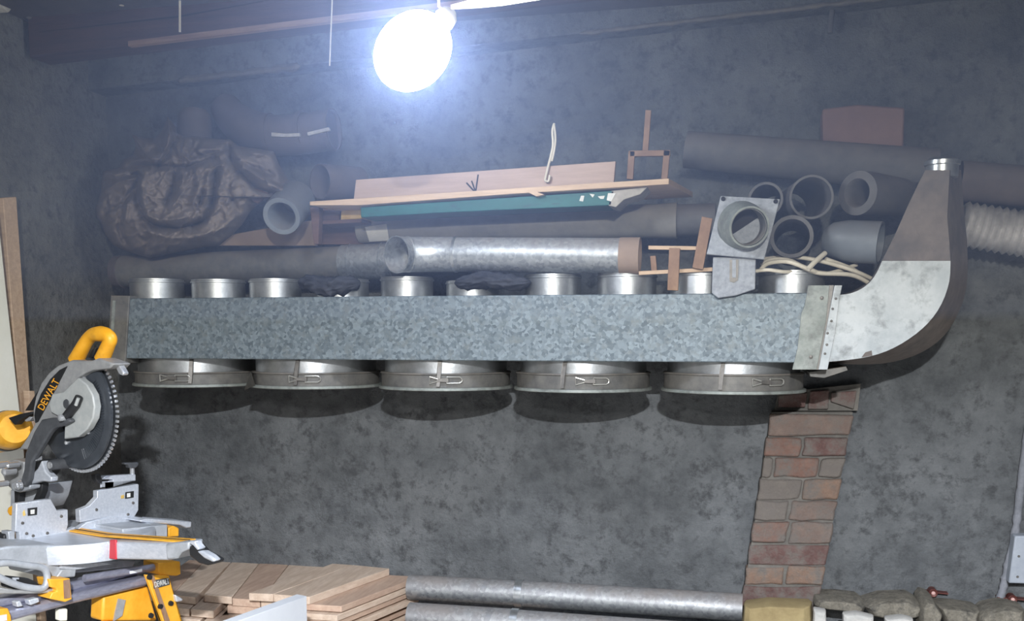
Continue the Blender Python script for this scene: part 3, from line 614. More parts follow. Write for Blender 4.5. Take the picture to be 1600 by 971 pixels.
# ------------------------------------------------------------------ lamps and hanging wires
lc = atD(645, 80, 2.15); k = mpp(lc)
t = thing('pendant_lamp', 'glaring round white lamp hanging from the ceiling', 'lamp', lc)
ax = (cR + cU).normalized(); bx = (cR - cU).normalized(); g = G(); rings = []
for j in range(1, 24):
    th_ = math.pi * j / 24; rings.append([lc - ax * 66 * k * math.cos(th_) + (bx * math.cos(q) * 55 + cF * math.sin(q) * 52) * k * math.sin(th_) for q in [2 * math.pi * i / 40 for i in range(40)]])
part('bulb', g.rings(rings), 'lamp', t, sharp=80)
sk = lc + ax * 60 * k
part('socket', G().lathe(sk, ax, [(0, .02), (.012, .024), (.03, .02), (.04, .008)], 20), 'cable', t)
ct = atD(686, 10, 2.15)
part('cord', G().tube([sk + ax * .03, ct, V((ct.x, ct.y, ZC))], .003, 8), 'cable', t)
part('hook', G().tube(smoothpath([atD(*p) for p in ((680, 96, 2.12), (686, 104, 2.12), (685, 113, 2.12), (677, 118, 2.12))]), .0025, 8), 'cable', t)
a, b = atD(705, 11, 2.05), atD(770, 1, 2.05); b = a + (b - a) * 4.5
t = thing('tube_lamp', 'lit white tube lamp cut by the top edge of the picture', 'lamp', a)
part('tube', G().lathe(a, b - a, [(0, .004), (.05, .009), (.10, .012), ((b - a).length, .012)], 16), 'tube', t)
part('fixture', G().prism([a + V((.05, 0, .03)), b + V((0, 0, .03)), b + V((0, 0, .06)), a + V((.05, 0, .06))], (0, .05, 0)), 'plaster', t)
part('hanger', G().tube([b + V((-.05, .02, .05)), V((b.x - .05, b.y + .02, ZC))], .004, 8), 'cable', t)
for p0_, p1_, r_, lab in (((281, 50), (281, 4), .0035, 'short white wire hanging in front of the dark beam'), ((515, 103), (519, 0), .0022, 'long thin wire hanging left of the glaring lamp'), ((190, 9), (190, -6), .007, 'stub of white cable on the beam near the left corner')):
    a = atY(p0_[0], p0_[1], pa.y - .04); b = atY(p1_[0], p1_[1], pa.y - .04)
    g = G().tube([a, b, V((b.x, b.y, ZC))], r_, 8); solo('hanging_wire', g, 'cable', lab, 'wire')
solo('conduit_stub', G().tube([atY(1297, 52, -.03), atY(1300, 16, -.03)], .008, 10), 'darkpipe', 'short conduit stub below the mortar ridge', 'conduit')

# ------------------------------------------------------------------ brick pilaster
def c6b(x, y): return (1140 + x / 2.363, 560 + y / 2.363)
YP = -.085
t = thing('brick_pilaster', 'leaning pilaster of worn red bricks under the duct', 'pilaster', atY(1215, 948, -.03))
def edgeL(y): return 150 + (y - 210) * (45 - 150) / 680
def edgeR(y): return 457 + (y - 210) * (330 - 457) / 700
core = [c6b(edgeL(200) + 4, 200), c6b(edgeR(200) - 4, 200), c6b(edgeR(1080) - 4, 1080), c6b(edgeL(1080) + 4, 1080)]
part('mortar_core', G().prism(ppoly(core, YP + .012), (0, .07, 0)), 'mortar', t)
rows = [(210, 286, [0, 1]), (294, 362, [0, .45, 1]), (371, 440, [0, .13, .70, 1]), (449, 523, [0, .53, 1]), (530, 600, [0, .42, 1]), (607, 684, [0, .46, 1]), (691, 765, [0, 1]), (771, 838, [0, .5, 1]), (844, 915, [0, 1]), (921, 990, [0, .5, 1]), (996, 1070, [0, 1])]
rb = random.Random(4); bi = 0
for y0_, y1_, cuts in rows:
    for a_, b_ in zip(cuts[:-1], cuts[1:]):
        gp = .016
        def pt(f, y, jit=4): return c6b(edgeL(y) + (edgeR(y) - edgeL(y)) * f + rb.uniform(-jit, jit), y + rb.uniform(-4, 4))
        fa, fb = a_ + (gp if a_ > 0 else .0), b_ - (gp if b_ < 1 else 0)
        ol = [pt(fa, y0_), pt(fa * .7 + fb * .3, y0_), pt(fa * .3 + fb * .7, y0_), pt(fb, y0_), pt(fb, (y0_ + y1_) / 2), pt(fb, y1_), pt(fa * .3 + fb * .7, y1_), pt(fa * .7 + fb * .3, y1_), pt(fa, y1_), pt(fa, (y0_ + y1_) / 2)]
        Yb = YP + rb.uniform(-.006, .009)
        mi = {0: 1, 1: 0, 2: 4, 3: 2, 4: 0, 5: 2, 6: 2, 7: 3, 8: 2, 9: 1}.get(bi, rb.choice([0, 1, 2, 3, 4]))
        part('brick', G().prism(ppoly(ol, Yb), (0, .06, 0)), 'brick%d' % mi, t, bevel=.006); bi += 1
# dark red bricks in the recess above the pilaster
t = thing('brick_patch', 'dark red bricks in the shadow between duct and pilaster', 'bricks', atY(1275, 645, -.02))
part('mortar_bed', G().prism(ppoly([(1210, 642), (1216, 614), (1345, 600), (1340, 642)], -.03), (0, .03, 0)), 'mortar', t)
for ol in ([(1217, 618), (1262, 614), (1258, 637), (1216, 637)], [(1266, 612), (1296, 610), (1294, 640), (1262, 640)], [(1299, 614), (1339, 611), (1334, 640), (1298, 628)]):
    part('brick', G().prism(ppoly(ol, -.045), (0, .03, 0)), 'brick4', t, bevel=.003)

# ------------------------------------------------------------------ ledge, pipes and rubble at the foot of the wall
zl = atY(1300, 972, -.2).z - .10
struct('trim_2', G().b2((-.62, -.30, 0), (XR + .4, .0, zl)), 'mortar', 'low masonry ledge along the foot of the back wall', 'trim', bevel=.01)
A, B = atY(640, 918, -.13), atY(1160, 950, -.13); r = 21.5 * mpp(atY(900, 930, -.13)); d = (B - A).normalized(); L = (B - A).length
t = thing('duct_pipe', 'upper dusty galvanised pipe at the foot of the wall beside the planks', 'pipe', (A + B) / 2 - V((0, 0, r)))
J = atY(812, 928, -.13)
part('pipe_wall', G().pipe(J, B, r * .98, .003), 'galv_pipe', t); part('pipe_wall', G().pipe(A, J + d * .03, r * .95, .003), 'galv_pipe', t)
part('joint_band', G().pipe(J - d * .012, J + d * .012, r * 1.03, .004), 'galv_bright', t)
A, B = atY(640, 963, -.22), atY(1180, 1002, -.22); d = (B - A).normalized(); J = atY(805, 974, -.22)
t = thing('duct_pipe', 'lower galvanised pipe at the foot of the wall, nearest the bottom edge', 'pipe', (A + B) / 2 - V((0, 0, r)))
part('pipe_wall', G().pipe(A, J, r, .003), 'galv_pipe', t); part('pipe_wall', G().pipe(J - d * .02, B, r * .96, .003), 'galv_pipe', t)
part('joint_band', G().pipe(J - d * .012, J + d * .012, r * 1.05, .004), 'galv_bright', t)
def chunk(pts, Y, dep, m, label, name='rubble_stone', cat='stone', seed=0):
    g = G(); P = ppoly(pts, Y); n = len(P); cc = sum(P, V((0, 0, 0))) / n; layers = []
    for q, s in ((0, .78), (.15, .96), (.6, 1.03), (1, .95)):
        layers.append([cc + (p - cc) * (s + .05 * noise.noise(p * 30 + V((q * 9, seed, 0)))) + V((0, dep * q, 0)) for p in P])
    g.rings(layers); solo(name, g, m, label, cat, 'rubble on the ledge', bevel=.003)
chunk([(1162, 950), (1200, 946), (1268, 949), (1270, 985), (1160, 985)], -.22, .10, 'ochre', 'yellowish wooden block at the foot of the brick pilaster', 'wooden_block', 'block')
chunk([(1276, 939), (1310, 939), (1343, 943), (1356, 952), (1352, 962), (1318, 957), (1290, 954), (1272, 950)], -.16, .15, 'stone', 'flat grey stone next to the brick pilaster', seed=1)
chunk([(1349, 950), (1378, 941), (1425, 940), (1448, 952), (1440, 968), (1400, 975), (1362, 966)], -.16, .15, 'stone', 'large pale stone in the middle of the ledge', seed=2)
chunk([(1442, 946), (1448, 938), (1462, 942), (1476, 965), (1470, 985), (1440, 985)], -.20, .17, 'stone', 'upright pointed stone below the left copper stub', seed=3)
chunk([(1466, 950), (1500, 953), (1535, 958), (1530, 980), (1480, 980)], -.14, .13, 'stone', 'low broad stone right of the pointed one', seed=4)
chunk([(1532, 968), (1545, 958), (1572, 952), (1605, 956), (1605, 990), (1532, 990)], -.16, .14, 'stone', 'grey stone at the right end of the ledge', seed=5)
chunk([(1272, 954), (1291, 957), (1293, 990), (1270, 990)], -.23, .05, 'plaster', 'white plaster lump beside the yellowish block', seed=6)
chunk([(1318, 962), (1340, 960), (1366, 966), (1366, 992), (1318, 992)], -.23, .05, 'plaster', 'white plaster lump under the flat grey stone', seed=7)
chunk([(1384, 969), (1410, 966), (1428, 970), (1428, 992), (1384, 992)], -.23, .05, 'plaster', 'white plaster lump at the middle bottom edge', seed=8)
for x, y, lab in ((1458, 927, 'left of two copper pipe stubs in the wall'), (1582, 937, 'right of two copper pipe stubs, under the grey enclosure')):
    c = atY(x, y, -.03); t = thing('copper_stub', lab, 'pipe stub', c)
    part('ring', G().lathe(c + V((0, .03, 0)), (0, -1, 0), [(0, .013), (.034, .013), (.036, .011), (.034, .007), (.028, .007)], 24), 'copper', t)
    part('plug', G().lathe(c + V((0, .01, 0)), (0, -1, 0), [(0, .006), (.018, .006), (.022, .002)], 16), 'pinkc', t)
    part('lug', G().prism([c + V((-.04, .008, .002)), c + V((.045, .008, -.001)), c + V((.045, .008, -.005)), c + V((-.04, .008, .0))], (0, .03, 0)), 'copper', t)
g = G().tube(smoothpath([atY(*p) for p in ((1640, 420, -.01), (1604, 690, -.01), (1594, 770, -.01), (1586, 835, -.01), (1574, 890, -.01), (1566, 925, -.01), (1556, 958, -.01))]), [.012 + .006 * noise.noise(V((i * .7, 0, 0))) for i in range(49)], 10)
solo('plaster_seam', g, 'seam', 'pale plaster seam running down the wall at the right edge', 'plaster')
t = thing('grey_enclosure', 'light grey wall enclosure at the right edge of the picture', 'enclosure', atY(1600, 912, -.03))
part('housing', G().prism(ppoly([(1586, 838), (1700, 836), (1700, 916), (1576, 912)], -.06), (0, .05, 0)), 'greybox', t, bevel=.004)
for x, y in ((1592, 870), (1590, 902)): part('screw', G().lathe(atY(x, y, -.06), (0, -1, 0), [(0, .004), (.002, .003)], 8), 'strapm', t)

# ------------------------------------------------------------------ planks leaning on the left wall
def onX(pts, X): return [atX(x, y, X) for x, y in pts]
def down(p, q): return q + (q - p) * ((q.z) / (p.z - q.z)) if q.z > 0 else q
def toF(pts, X, pairs):                                   # carry the lower corners down to the floor
    P_ = onX(pts, X)
    for a_, b_ in pairs: P_[b_] = down(P_[a_], P_[b_])
    return P_
solo('leaning_batten', G().prism(toF([(-8, 310), (13, 308), (40, 690), (56, 900), (36, 900), (22, 690)], XL + .06, ((2, 3), (5, 4))), (.028, 0, 0)), 'timber', 'long pale wooden batten leaning on the left wall', 'batten', bevel=.002)
solo('leaning_sheet', G().prism(toF([(-60, 300), (-12, 330), (3, 470), (28, 690), (44, 900), (-60, 950)], XL + .11, ((3, 4), (0, 5))), (.018, 0, 0)), 'cream', 'off white sheet leaning on the left wall behind the saw', 'sheet', bevel=.002)
solo('wood_offcut', G().prism(toF([(36, 611), (45, 611), (62, 950), (54, 950)], XL + .10, ((1, 2), (0, 3))), (.02, 0, 0)), 'timber', 'small pale wood offcut beside the leaning batten', 'offcut', bevel=.001)

# ------------------------------------------------------------------ stack of planks
def c4(x, y): return (230 + x / 3.404, 840 + y / 3.404)
ZS = .755
solo('timber_platform', G().b2((-1.75, -.62, 0), (-.62, -.04, ZS - .30)), 'timber_d', 'low timber platform under the stacked planks', 'platform', bevel=.004)
def plank(z, q, label, m, th=.024): solo('oak_plank', G().prism([atZ(*c4(*p), z) for p in q], (0, 0, -th)), m, label, 'plank', 'stacked oak planks', bevel=.0015)
plank(ZS, [(540, 297), (985, 140), (1090, 147), (668, 303)], 'knotty top plank at the left of the right hand stack', 'oak')
plank(ZS, [(672, 303), (1094, 147), (1288, 166), (862, 318)], 'wide pale top plank of the right hand stack', 'oak')
eN = atZ(*c4(862, 318), ZS) - atZ(*c4(1288, 166), ZS)
nm = ['second', 'third', 'fourth', 'fifth', 'sixth', 'seventh']
zprev = ZS - .024
for i, (x_, y_, ln, wd) in enumerate([(1442, 204, 1.0, .20), (1438, 246, 1.04, .17), (1422, 278, 1.0, .16), (1446, 314, 1.12, .18), (1405, 366, 1.0, .17), (1385, 410, 1.0, .17)]):
    fr = atY(*c4(x_, y_), -.07 - .006 * (i % 3)); zk = min(fr.z, zprev - .0005); fr.z = zk; th_ = .019
    nr = fr + eN * ln; lv = V((-wd, 0, 0)); zprev = zk - th_
    solo('oak_plank', G().prism([nr + lv, fr + lv, fr, nr], (0, 0, -th_)), 'oak2' if i % 2 == 0 else 'oak', nm[i] + ' plank from the top in the right hand stack', 'plank', 'stacked oak planks', bevel=.0015)
ZL = ZS - .030
for q, lab, m in (([(-30, 298), (250, 100), (330, 98), (130, 305)], 'leftmost top plank, half hidden by the saw', 'oak2'),
                  ([(133, 306), (333, 98), (470, 106), (257, 320)], 'top plank with its end jutting out beside the yellow leg', 'oak'),
                  ([(303, 305), (472, 106), (610, 120), (450, 318)], 'top plank set back between two longer ones', 'oak'),
                  ([(453, 325), (613, 120), (760, 134), (600, 335)], 'top plank with a knot left of the right hand stack', 'oak2'),
                  ([(604, 335), (764, 134), (940, 150), (760, 345)], 'top plank running in under the right hand stack', 'oak')):
    plank(ZL, q, lab, m)
for i, (q, lab, m) in enumerate((([(90, 370), (330, 180), (430, 190), (222, 382)], 'lower plank end beside the yellow leg', 'oak'),
                  ([(232, 382), (440, 190), (560, 205), (352, 392)], 'lower plank end in the middle of the left stack', 'oak'),
                  ([(425, 365), (590, 200), (800, 225), (655, 378)], 'lower plank end just left of the white panel', 'oak2'))):
    plank(ZL - .026, q, lab, m)
    plank(ZL - .053, [(x + (60, 70, -30)[i], y + (58, 62, 50)[i]) for x, y in q], lab.replace('lower', 'lowest'), 'oak')
plank(ZL - .082, [(120, 470), (360, 300), (760, 330), (620, 500)], 'broad bottom board under the left stack', 'oak')
solo('timber_bearer', G().b2((-1.5, -.55, ZS - .30), (-.8, -.12, ZS - .235)), 'timber_d', 'timber bearers hidden under the stacked planks', 'bearer')
# white panel standing on edge in the foreground
A, B, C = atD(338, 974, 2.35), atD(464, 929, 2.72), atD(479, 932, 2.70); dn = V((0, 0, -.45))
solo('white_panel', G().prism([A, B, C, A + (C - B)], dn), 'white', 'white laminate panel standing on edge in front of the planks', 'panel', bevel=.001)

# ------------------------------------------------------------------ mitre saw
S0 = atD(122, 640, 2.49)
fw = (cR * .838 - cH * .545).normalized(); sw = (cR * .545 + cH * .838).normalized(); UP = V((0, 0, 1))
def c5(x, y): return (x / 4.855, 500 + y / 4.855)
def c6(x, y): return (x / 5.1125, 640 + y / 5.1125)
def c7(x, y): return (x / 4.706, 780 + y / 4.706)
def c8(x, y): return (140 + x / 4.855, 700 + y / 4.855)
def sp(q, off): return onp(q[0], q[1], S0 + sw * off, sw)
def fp(q, off): return onp(q[0], q[1], S0 + fw * off, fw)
def SP(pts, conv, off, th): return G().prism([sp(conv(*p), off) for p in pts], sw * th)
def FP(pts, conv, off, th): return G().prism([fp(conv(*p), off) for p in pts], -fw * th)
zT = sp(c7(760, 310), -.04).z                             # table height
saw = thing('mitre_saw', 'grey and yellow sliding mitre saw with raised blade on a stand', 'saw', V((S0.x, S0.y, zT - .09)))
# blade, guards and housing
n = 80; g = G(); prof = []
for i in range(n):
    a = 2 * math.pi * i / n
    for da, rr in ((0, .1535), (.018, .1535), (.03, .1455), (.065, .1475)) if not R_(66) < a < R_(205) else ((0, .11), (.04, .11)): prof.append(S0 + fw * rr * math.cos(a + da) + UP * rr * math.sin(a + da) - sw * .001)
bl = part('blade', g.prism(prof, sw * .0025), 'bladem', saw)
g = G()
for i in range(n):
    a = 2 * math.pi * i / n + .009
    if R_(66) < a < R_(205): continue
    c = S0 + (fw * math.cos(a) + UP * math.sin(a)) * .1515
    g.box(c, (.0075, .0045, .0055), Matrix((fw * math.cos(a) + UP * math.sin(a), sw, -fw * math.sin(a) + UP * math.cos(a))).transposed())
part('carbide_teeth', g, 'chrome', bl)['kind'] = 'stuff'
def disc(ro, ri, a0, a1, off, th, n=60, cen=S0):
    g = G(); o = []; inn = []
    for i in range(n + 1):
        a = R_(a0 + (a1 - a0) * i / n); d_ = fw * math.cos(a) + UP * math.sin(a); o.append(cen + d_ * ro + sw * off); inn.append(cen + d_ * ri + sw * off)
    for i in range(n): g.prism([o[i], o[i + 1], inn[i + 1], inn[i]], sw * th)
    bm = G(); return g
def arcplate(ro, ri, a0, a1, off, th, n=60):
    g = G(); R4 = []
    for i in range(n + 1):
        a = R_(a0 + (a1 - a0) * i / n); d_ = fw * math.cos(a) + UP * math.sin(a)
        R4.append([S0 + d_ * ro + sw * off, S0 + d_ * (ro - .006) + sw * (off - .004), S0 + d_ * ri + sw * (off - .006), S0 + d_ * ri + sw * (off + th), S0 + d_ * ro + sw * (off + th)])
    return g.rings(R4)
lg = part('lower_guard', arcplate(.1445, .06, -190, 62, -.012, .006, 90), 'guard', saw)
g = G()
for i in range(34):
    a = R_(-70 + 110 * i / 34); d_ = fw * math.cos(a) + UP * math.sin(a); g.tube([S0 + d_ * .10 - sw * .0185, S0 + d_ * .125 - sw * .0175], .0016, 6)
part('guard_ribs', g, 'guard', lg)['kind'] = 'stuff'
part('guard_tip', SP([(862, 338), (885, 325), (905, 345), (938, 410), (925, 425), (900, 415)], c5, -.014, .016), 'chrome', lg, bevel=.003, label='bright metal tip of the guard')
hs = part('upper_guard', SP([(860, 335), (740, 292), (690, 312), (545, 305), (440, 345), (370, 400), (310, 480), (270, 580), (250, 680), (250, 760), (262, 790), (200, 900), (140, 985), (215, 985), (330, 785), (400, 748), (490, 745), (500, 600), (590, 440), (640, 405), (700, 382), (830, 368)], c5, -.035, .05), 'sgrey', saw, bevel=.004)
part('hub_cover', SP([(590, 440), (655, 490), (700, 570), (715, 660), (703, 750), (660, 830), (590, 890), (485, 907), (490, 800), (440, 735), (385, 705), (370, 640), (395, 560), (480, 545), (545, 480)], c5, -.042, .02), 'slight', saw, bevel=.003)
part('logo_panel', SP([(507, 352), (480, 405), (380, 600), (285, 775), (266, 785), (258, 725), (270, 660), (310, 560), (380, 450), (450, 380)], c5, -.0375, .006), 'black', hs, bevel=.001)
o_, e_, h_ = sp(c5(330, 690), -.0395), sp(c5(455, 468), -.0395), sp(c5(285, 664), -.0395)
part('lettering', text_g('DEWALT', o_, e_ - o_, h_ - o_, -sw * .0006), 'ltext', hs)
for x, y in ((645, 450), (737, 637), (676, 853), (509, 933)):
    part('bolt', G().lathe(sp(c5(x, y), -.018), -sw, [(0, .0052), (.004, .0052), (.006, .003)], 12), 'chrome', lg)
part('link_lever', G().tube([sp(c5(600, 585), -.052), sp(c5(575, 640), -.054), sp(c5(500, 735), -.054)], [.009, .010, .010], 12), 'black', saw)
part('lever_slot', G().tube([sp(c5(595, 595), -.058), sp(c5(575, 650), -.06)], .004, 8), 'slight', saw)
part('lever_bolt', G().lathe(sp(c5(493, 742), -.056), -sw, [(0, .008), (.014, .008), (.016, .005)], 14), 'chrome', saw)
part('hub_recess', G().lathe(sp(c5(505, 640), -.042), -sw, [(0, .012), (.002, .011)], 18), 'armdark', saw)
part('link_arm', SP([(330, 82), (395, 70), (545, 72), (562, 100), (505, 130), (430, 150), (392, 190), (310, 330), (250, 420), (232, 560), (205, 622), (165, 612), (168, 560), (190, 480), (200, 350), (270, 180)], c6, -.058, .016), 'armdark', saw, bevel=.004)
part('arm_pivot', G().lathe(sp(c6(166, 605), -.06), -sw, [(0, .011), (.008, .011), (.009, .005), (.006, .004)], 18), 'chrome', saw)
# handle
hp = smoothpath([sp(c5(*p), o) for p, o in (((575, 310), 0), ((640, 190), 0), ((685, 128), 0), ((730, 108), 0), ((800, 112), .0), ((838, 145), 0), ((820, 195), 0), ((775, 300), 0))], 8)
part('handle', G().tube(hp, [.0185 - .003 * abs(math.sin(i / 9)) for i in range(len(hp))], 16), 'yellow', saw)
part('trigger', SP([(660, 285), (700, 215), (725, 208), (705, 270), (690, 295)], c5, -.008, .016), 'black', saw, bevel=.003)
# motor
mc = sp(c5(100, 830), .02); mb = sp(c5(-60, 880), .10); mr = .052
mo = part('motor_housing', G().lathe(mc, mb - mc, [(-.02, mr * .72), (0, mr * .95), (.03, mr), ((mb - mc).length, mr), ((mb - mc).length + .02, mr * .8)], 32), 'yellow', saw)
part('motor_band', G().lathe(mc, mb - mc, [(.052, mr * 1.02), (.056, mr * 1.05), (.085, mr * 1.05), (.09, mr * 1.02)], 32), 'black', mo)
part('motor_vent', SP([(60, 745), (150, 715), (245, 695), (240, 715), (150, 760), (110, 800)], c5, -.02, .02), 'black', mo, bevel=.002)
part('motor_plate', SP([(185, 760), (220, 735), (238, 740), (225, 765), (190, 775)], c5, -.024, .02), 'chrome', mo, bevel=.002)
part('belt_cover', SP([(190, 690), (320, 490), (300, 540), (250, 690)], c5, .02, .03), 'black', saw)
# pivot castings below the arm
for nme, pts, off, th, m in (('pivot_casting', [(30, 420), (110, 400), (190, 420), (185, 560), (150, 650), (90, 640), (40, 590), (20, 520)], -.01, .06, 'sgrey'),
                             ('pivot_plate', [(90, 590), (150, 560), (240, 610), (235, 640), (150, 665), (95, 650)], -.05, .03, 'alub'),
                             ('spring_box', [(235, 450), (330, 400), (345, 500), (300, 560), (240, 560)], -.03, .05, 'black'),
                             ('stop_bracket', [(300, 470), (330, 410), (360, 500), (410, 545), (405, 580), (330, 575), (240, 600), (215, 560)], -.045, .02, 'alu'),
                             ('cable_clip', [(255, 390), (280, 370), (285, 410), (250, 430)], -.05, .02, 'chrome'),
                             ('turret', [(85, 640), (330, 600), (300, 720), (260, 800), (130, 830), (80, 780)], .0, .09, 'alub'),
                             ('turret_boot', [(300, 590), (335, 590), (330, 660), (300, 730), (258, 730), (290, 660)], -.02, .02, 'black'),
                             ('turret_frame', [(110, 640), (300, 620), (300, 640), (150, 665), (140, 800), (115, 810)], -.02, .02, 'black'),
                             ('orange_knob', [(62, 785), (90, 770), (118, 800), (110, 850), (72, 850), (55, 820)], -.03, .03, 'yellow')):
    part(nme, SP(pts, c6, off, th), m, saw, bevel=.003)
part('roller', G().lathe(sp(c6(403, 447), -.05), sw, [(0, .006), (-.002, .012), (.02, .013), (.05, .013)], 20), 'armdark', saw)
part('roller_cap', G().lathe(sp(c6(403, 447), -.051), -sw, [(0, .0085), (.003, .0085), (.002, .004)], 16), 'chrome', saw)
for x, y, r_ in ((60, 590, .008), (120, 490, .01), (70, 440, .009), (150, 440, .007), (215, 600, .009)):
    part('pivot_bolt', G().lathe(sp(c6(x, y), -.03), -sw, [(0, r_), (.03, r_), (.034, r_ * .5)], 14), 'chrome', saw)
# table, arm, fences
cx_ = (sp((115, 800), 0) - S0).dot(fw)                    # fence plane
xw = (atZ(*c7(402, 338), zT) - S0).dot(fw)                 # front of the wings
def loc(x, y, z): return S0 + fw * x + sw * y + UP * (z - S0.z)
sxe = (sp(c7(1220, 330), -.04) - S0).dot(fw)
def lbox(x0_, x1_, y0_, y1_, z0_, z1_):
    return G().prism([loc(x0_, y0_, z0_), loc(x1_, y0_, z0_), loc(x1_, y0_, z1_), loc(x0_, y0_, z1_)], sw * (y1_ - y0_))
zA = sp(c7(760, 440), -.06).z
part('turntable', G().lathe(loc(cx_ + .02, 0, zT - .045), UP, [(0, .175), (.038, .178), (.045, .174)], 56), 'alu', saw)
part('table_arm', SP([(455, 318), (680, 310), (1220, 330), (1300, 335), (1290, 420), (1240, 452), (700, 442), (455, 470)], c7, -.04, .075), 'alu', saw, bevel=.004)
ke = [loc(cx_ + .005, -.04, zT + .002), sp(c7(680, 308), -.04), sp(c7(1285, 332), -.04)]
ke[1].z = max(ke[1].z, zT + .003)
def kstrip(a_, b_, h0, h1):
    lo_ = [p + sw * a_ + UP * h0 for p in ke]; hi_ = [p + sw * b_ + UP * h0 for p in ke]; g_ = G()
    for q in (0, 1): g_.prism([lo_[q], lo_[q + 1], hi_[q + 1], hi_[q]], UP * (h1 - h0))
    return g_
part('kerf_plate', kstrip(.022, .058, -.001, .002), 'yellow', saw)
part('kerf_slot', kstrip(.038, .043, .0, .0026), 'ink', saw)
part('scale_pointer', SP([(805, 302), (848, 302), (852, 448), (800, 440)], c7, -.043, .006), 'red', saw, bevel=.002, label='red pointer on the side of the arm')
part('arm_nose', SP([(1215, 332), (1300, 325), (1385, 318), (1385, 372), (1330, 395), (1300, 440), (1225, 450)], c7, -.044, .04), 'alub', saw, bevel=.004)
kb = part('mitre_knob', SP([(1385, 345), (1430, 350), (1470, 395), (1540, 430), (1578, 455), (1570, 478), (1520, 492), (1460, 475), (1390, 420)], c7, -.04, .03), 'black', saw, bevel=.008)
part('knob_top', SP([(1440, 385), (1490, 388), (1545, 420), (1580, 455), (1560, 468), (1500, 440)], c7, -.044, .02), 'alu', kb, bevel=.004)
part('knob_lever', SP([(1390, 310), (1430, 312), (1440, 340), (1462, 365), (1450, 380), (1420, 345), (1395, 330)], c7, -.045, .02), 'alu', kb, bevel=.002)
zW = fp(c7(400, 580), xw).z
part('left_wing', FP([(-60, 375), (60, 348), (400, 336), (452, 350), (452, 545), (412, 582), (350, 582), (335, 490), (-60, 450)], c7, xw, .16), 'alub', saw, bevel=.005)
part('wing_foot', FP([(455, 520), (565, 508), (555, 575), (410, 585)], c7, xw + .01, .12), 'alub', saw, bevel=.003)
part('base_web', FP([(455, 470), (740, 455), (1000, 455), (980, 500), (560, 545), (455, 530)], c7, xw - .02, .16), 'alub', saw, bevel=.003)
part('mitre_scale', FP([(455, 490), (740, 470), (830, 480), (560, 520), (455, 515)], c7, xw + .012, .01), 'alu', saw)
part('right_wing', FP([(191, 827), (262, 820), (262, 840), (193, 836)], lambda x, y: (x, y), xw, .16), 'alub', saw, bevel=.003)
part('wing_extension', FP([(380, 556), (430, 538), (775, 562), (772, 605), (735, 610), (690, 588), (395, 565)], c8, xw - .05, .08), 'alu', saw, bevel=.003)
part('wing_bracket', FP([(598, 610), (640, 592), (680, 610), (680, 675), (598, 678)], c8, xw - .02, .06), 'ysteel', saw, bevel=.003)
# fences
lf = part('left_fence', FP([(120, 35), (375, 0), (385, 20), (420, 85), (500, 78), (502, 190), (490, 232), (560, 205), (540, 240), (330, 300), (150, 335), (145, 250), (112, 240)], c7, cx_, .018), 'alu', saw, bevel=.002)
rf = part('right_fence', FP([(635, 805), (715, 772), (778, 705), (778, 652), (1100, 597), (1108, 602), (1105, 805), (1070, 868), (1060, 900), (760, 960), (600, 985), (690, 900), (870, 855), (640, 905)], c6, cx_, .018), 'alu', saw, bevel=.002)
part('fence_lower', FP([(600, 975), (690, 905), (880, 862), (1070, 860), (1065, 905), (780, 955)], c6, cx_ + .006, .02), 'alu', rf, bevel=.002)
for fn, pr, q1, q2, q3 in ((lf, c7, [(204, 70), (275, 62), (272, 118), (206, 126)], [(225, 82), (255, 78), (254, 110), (226, 113)], [(168, 100), (180, 80), (190, 120), (172, 128)]),
                           (rf, c6, [(1003, 663), (1070, 653), (1068, 705), (1000, 716)], [(1015, 672), (1042, 668), (1042, 700), (1015, 704)], [(968, 690), (992, 682), (992, 710), (968, 714)])):
    part('sticker', FP(q1, pr, cx_ + .0012, .001), 'black', fn); part('sticker_panel', FP(q2, pr, cx_ + .002, .001), 'paper', fn); part('warning_sticker', FP(q3, pr, cx_ + .0012, .001), 'yellowbox', fn)
for pr, fn, pts in ((c7, lf, [(195, 255), (243, 272), (348, 252), (165, 178), (450, 128)]), (c6, rf, [(1022, 840), (1062, 748), (770, 802), (968, 878), (795, 910)])):
    for x, y in pts: part('fence_screw', G().lathe(fp(pr(x, y), cx_), fw, [(0, .004), (.003, .003)], 8), 'strapm', fn)
# material stop on the right fence
part('stop_bar', FP([(820, 548), (850, 532), (1085, 520), (1085, 572), (900, 588), (845, 590), (845, 625), (900, 615), (905, 560), (820, 560)], c6, cx_, .02), 'alu', rf, bevel=.002)
part('stop_post', G().tube([fp(c6(1058, 535), cx_ - .01), fp(c6(1055, 450), cx_ - .01)], .006, 12), 'chrome', rf)
part('stop_head', FP([(998, 428), (1110, 424), (1108, 448), (1085, 470), (1035, 470), (1030, 445), (998, 442)], c6, cx_, .016), 'armdark', rf, bevel=.002)
part('stop_knob', FP([(760, 520), (805, 515), (812, 540), (818, 590), (790, 596), (765, 560)], c6, cx_, .02), 'black', rf, bevel=.003)
part('fence_knob', G().lathe(fp(c6(1085, 872), cx_), fw, [(0, .008), (.016, .009), (.02, .006)], 16), 'black', rf)
part('rear_clamp', FP([(25, 270), (60, 250), (70, 320), (30, 335)], c7, cx_ - .02, .04), 'black', saw, bevel=.003)
part('rear_block', FP([(60, 240), (110, 235), (110, 330), (70, 335)], c7, cx_ - .01, .03), 'alub', saw, bevel=.002)
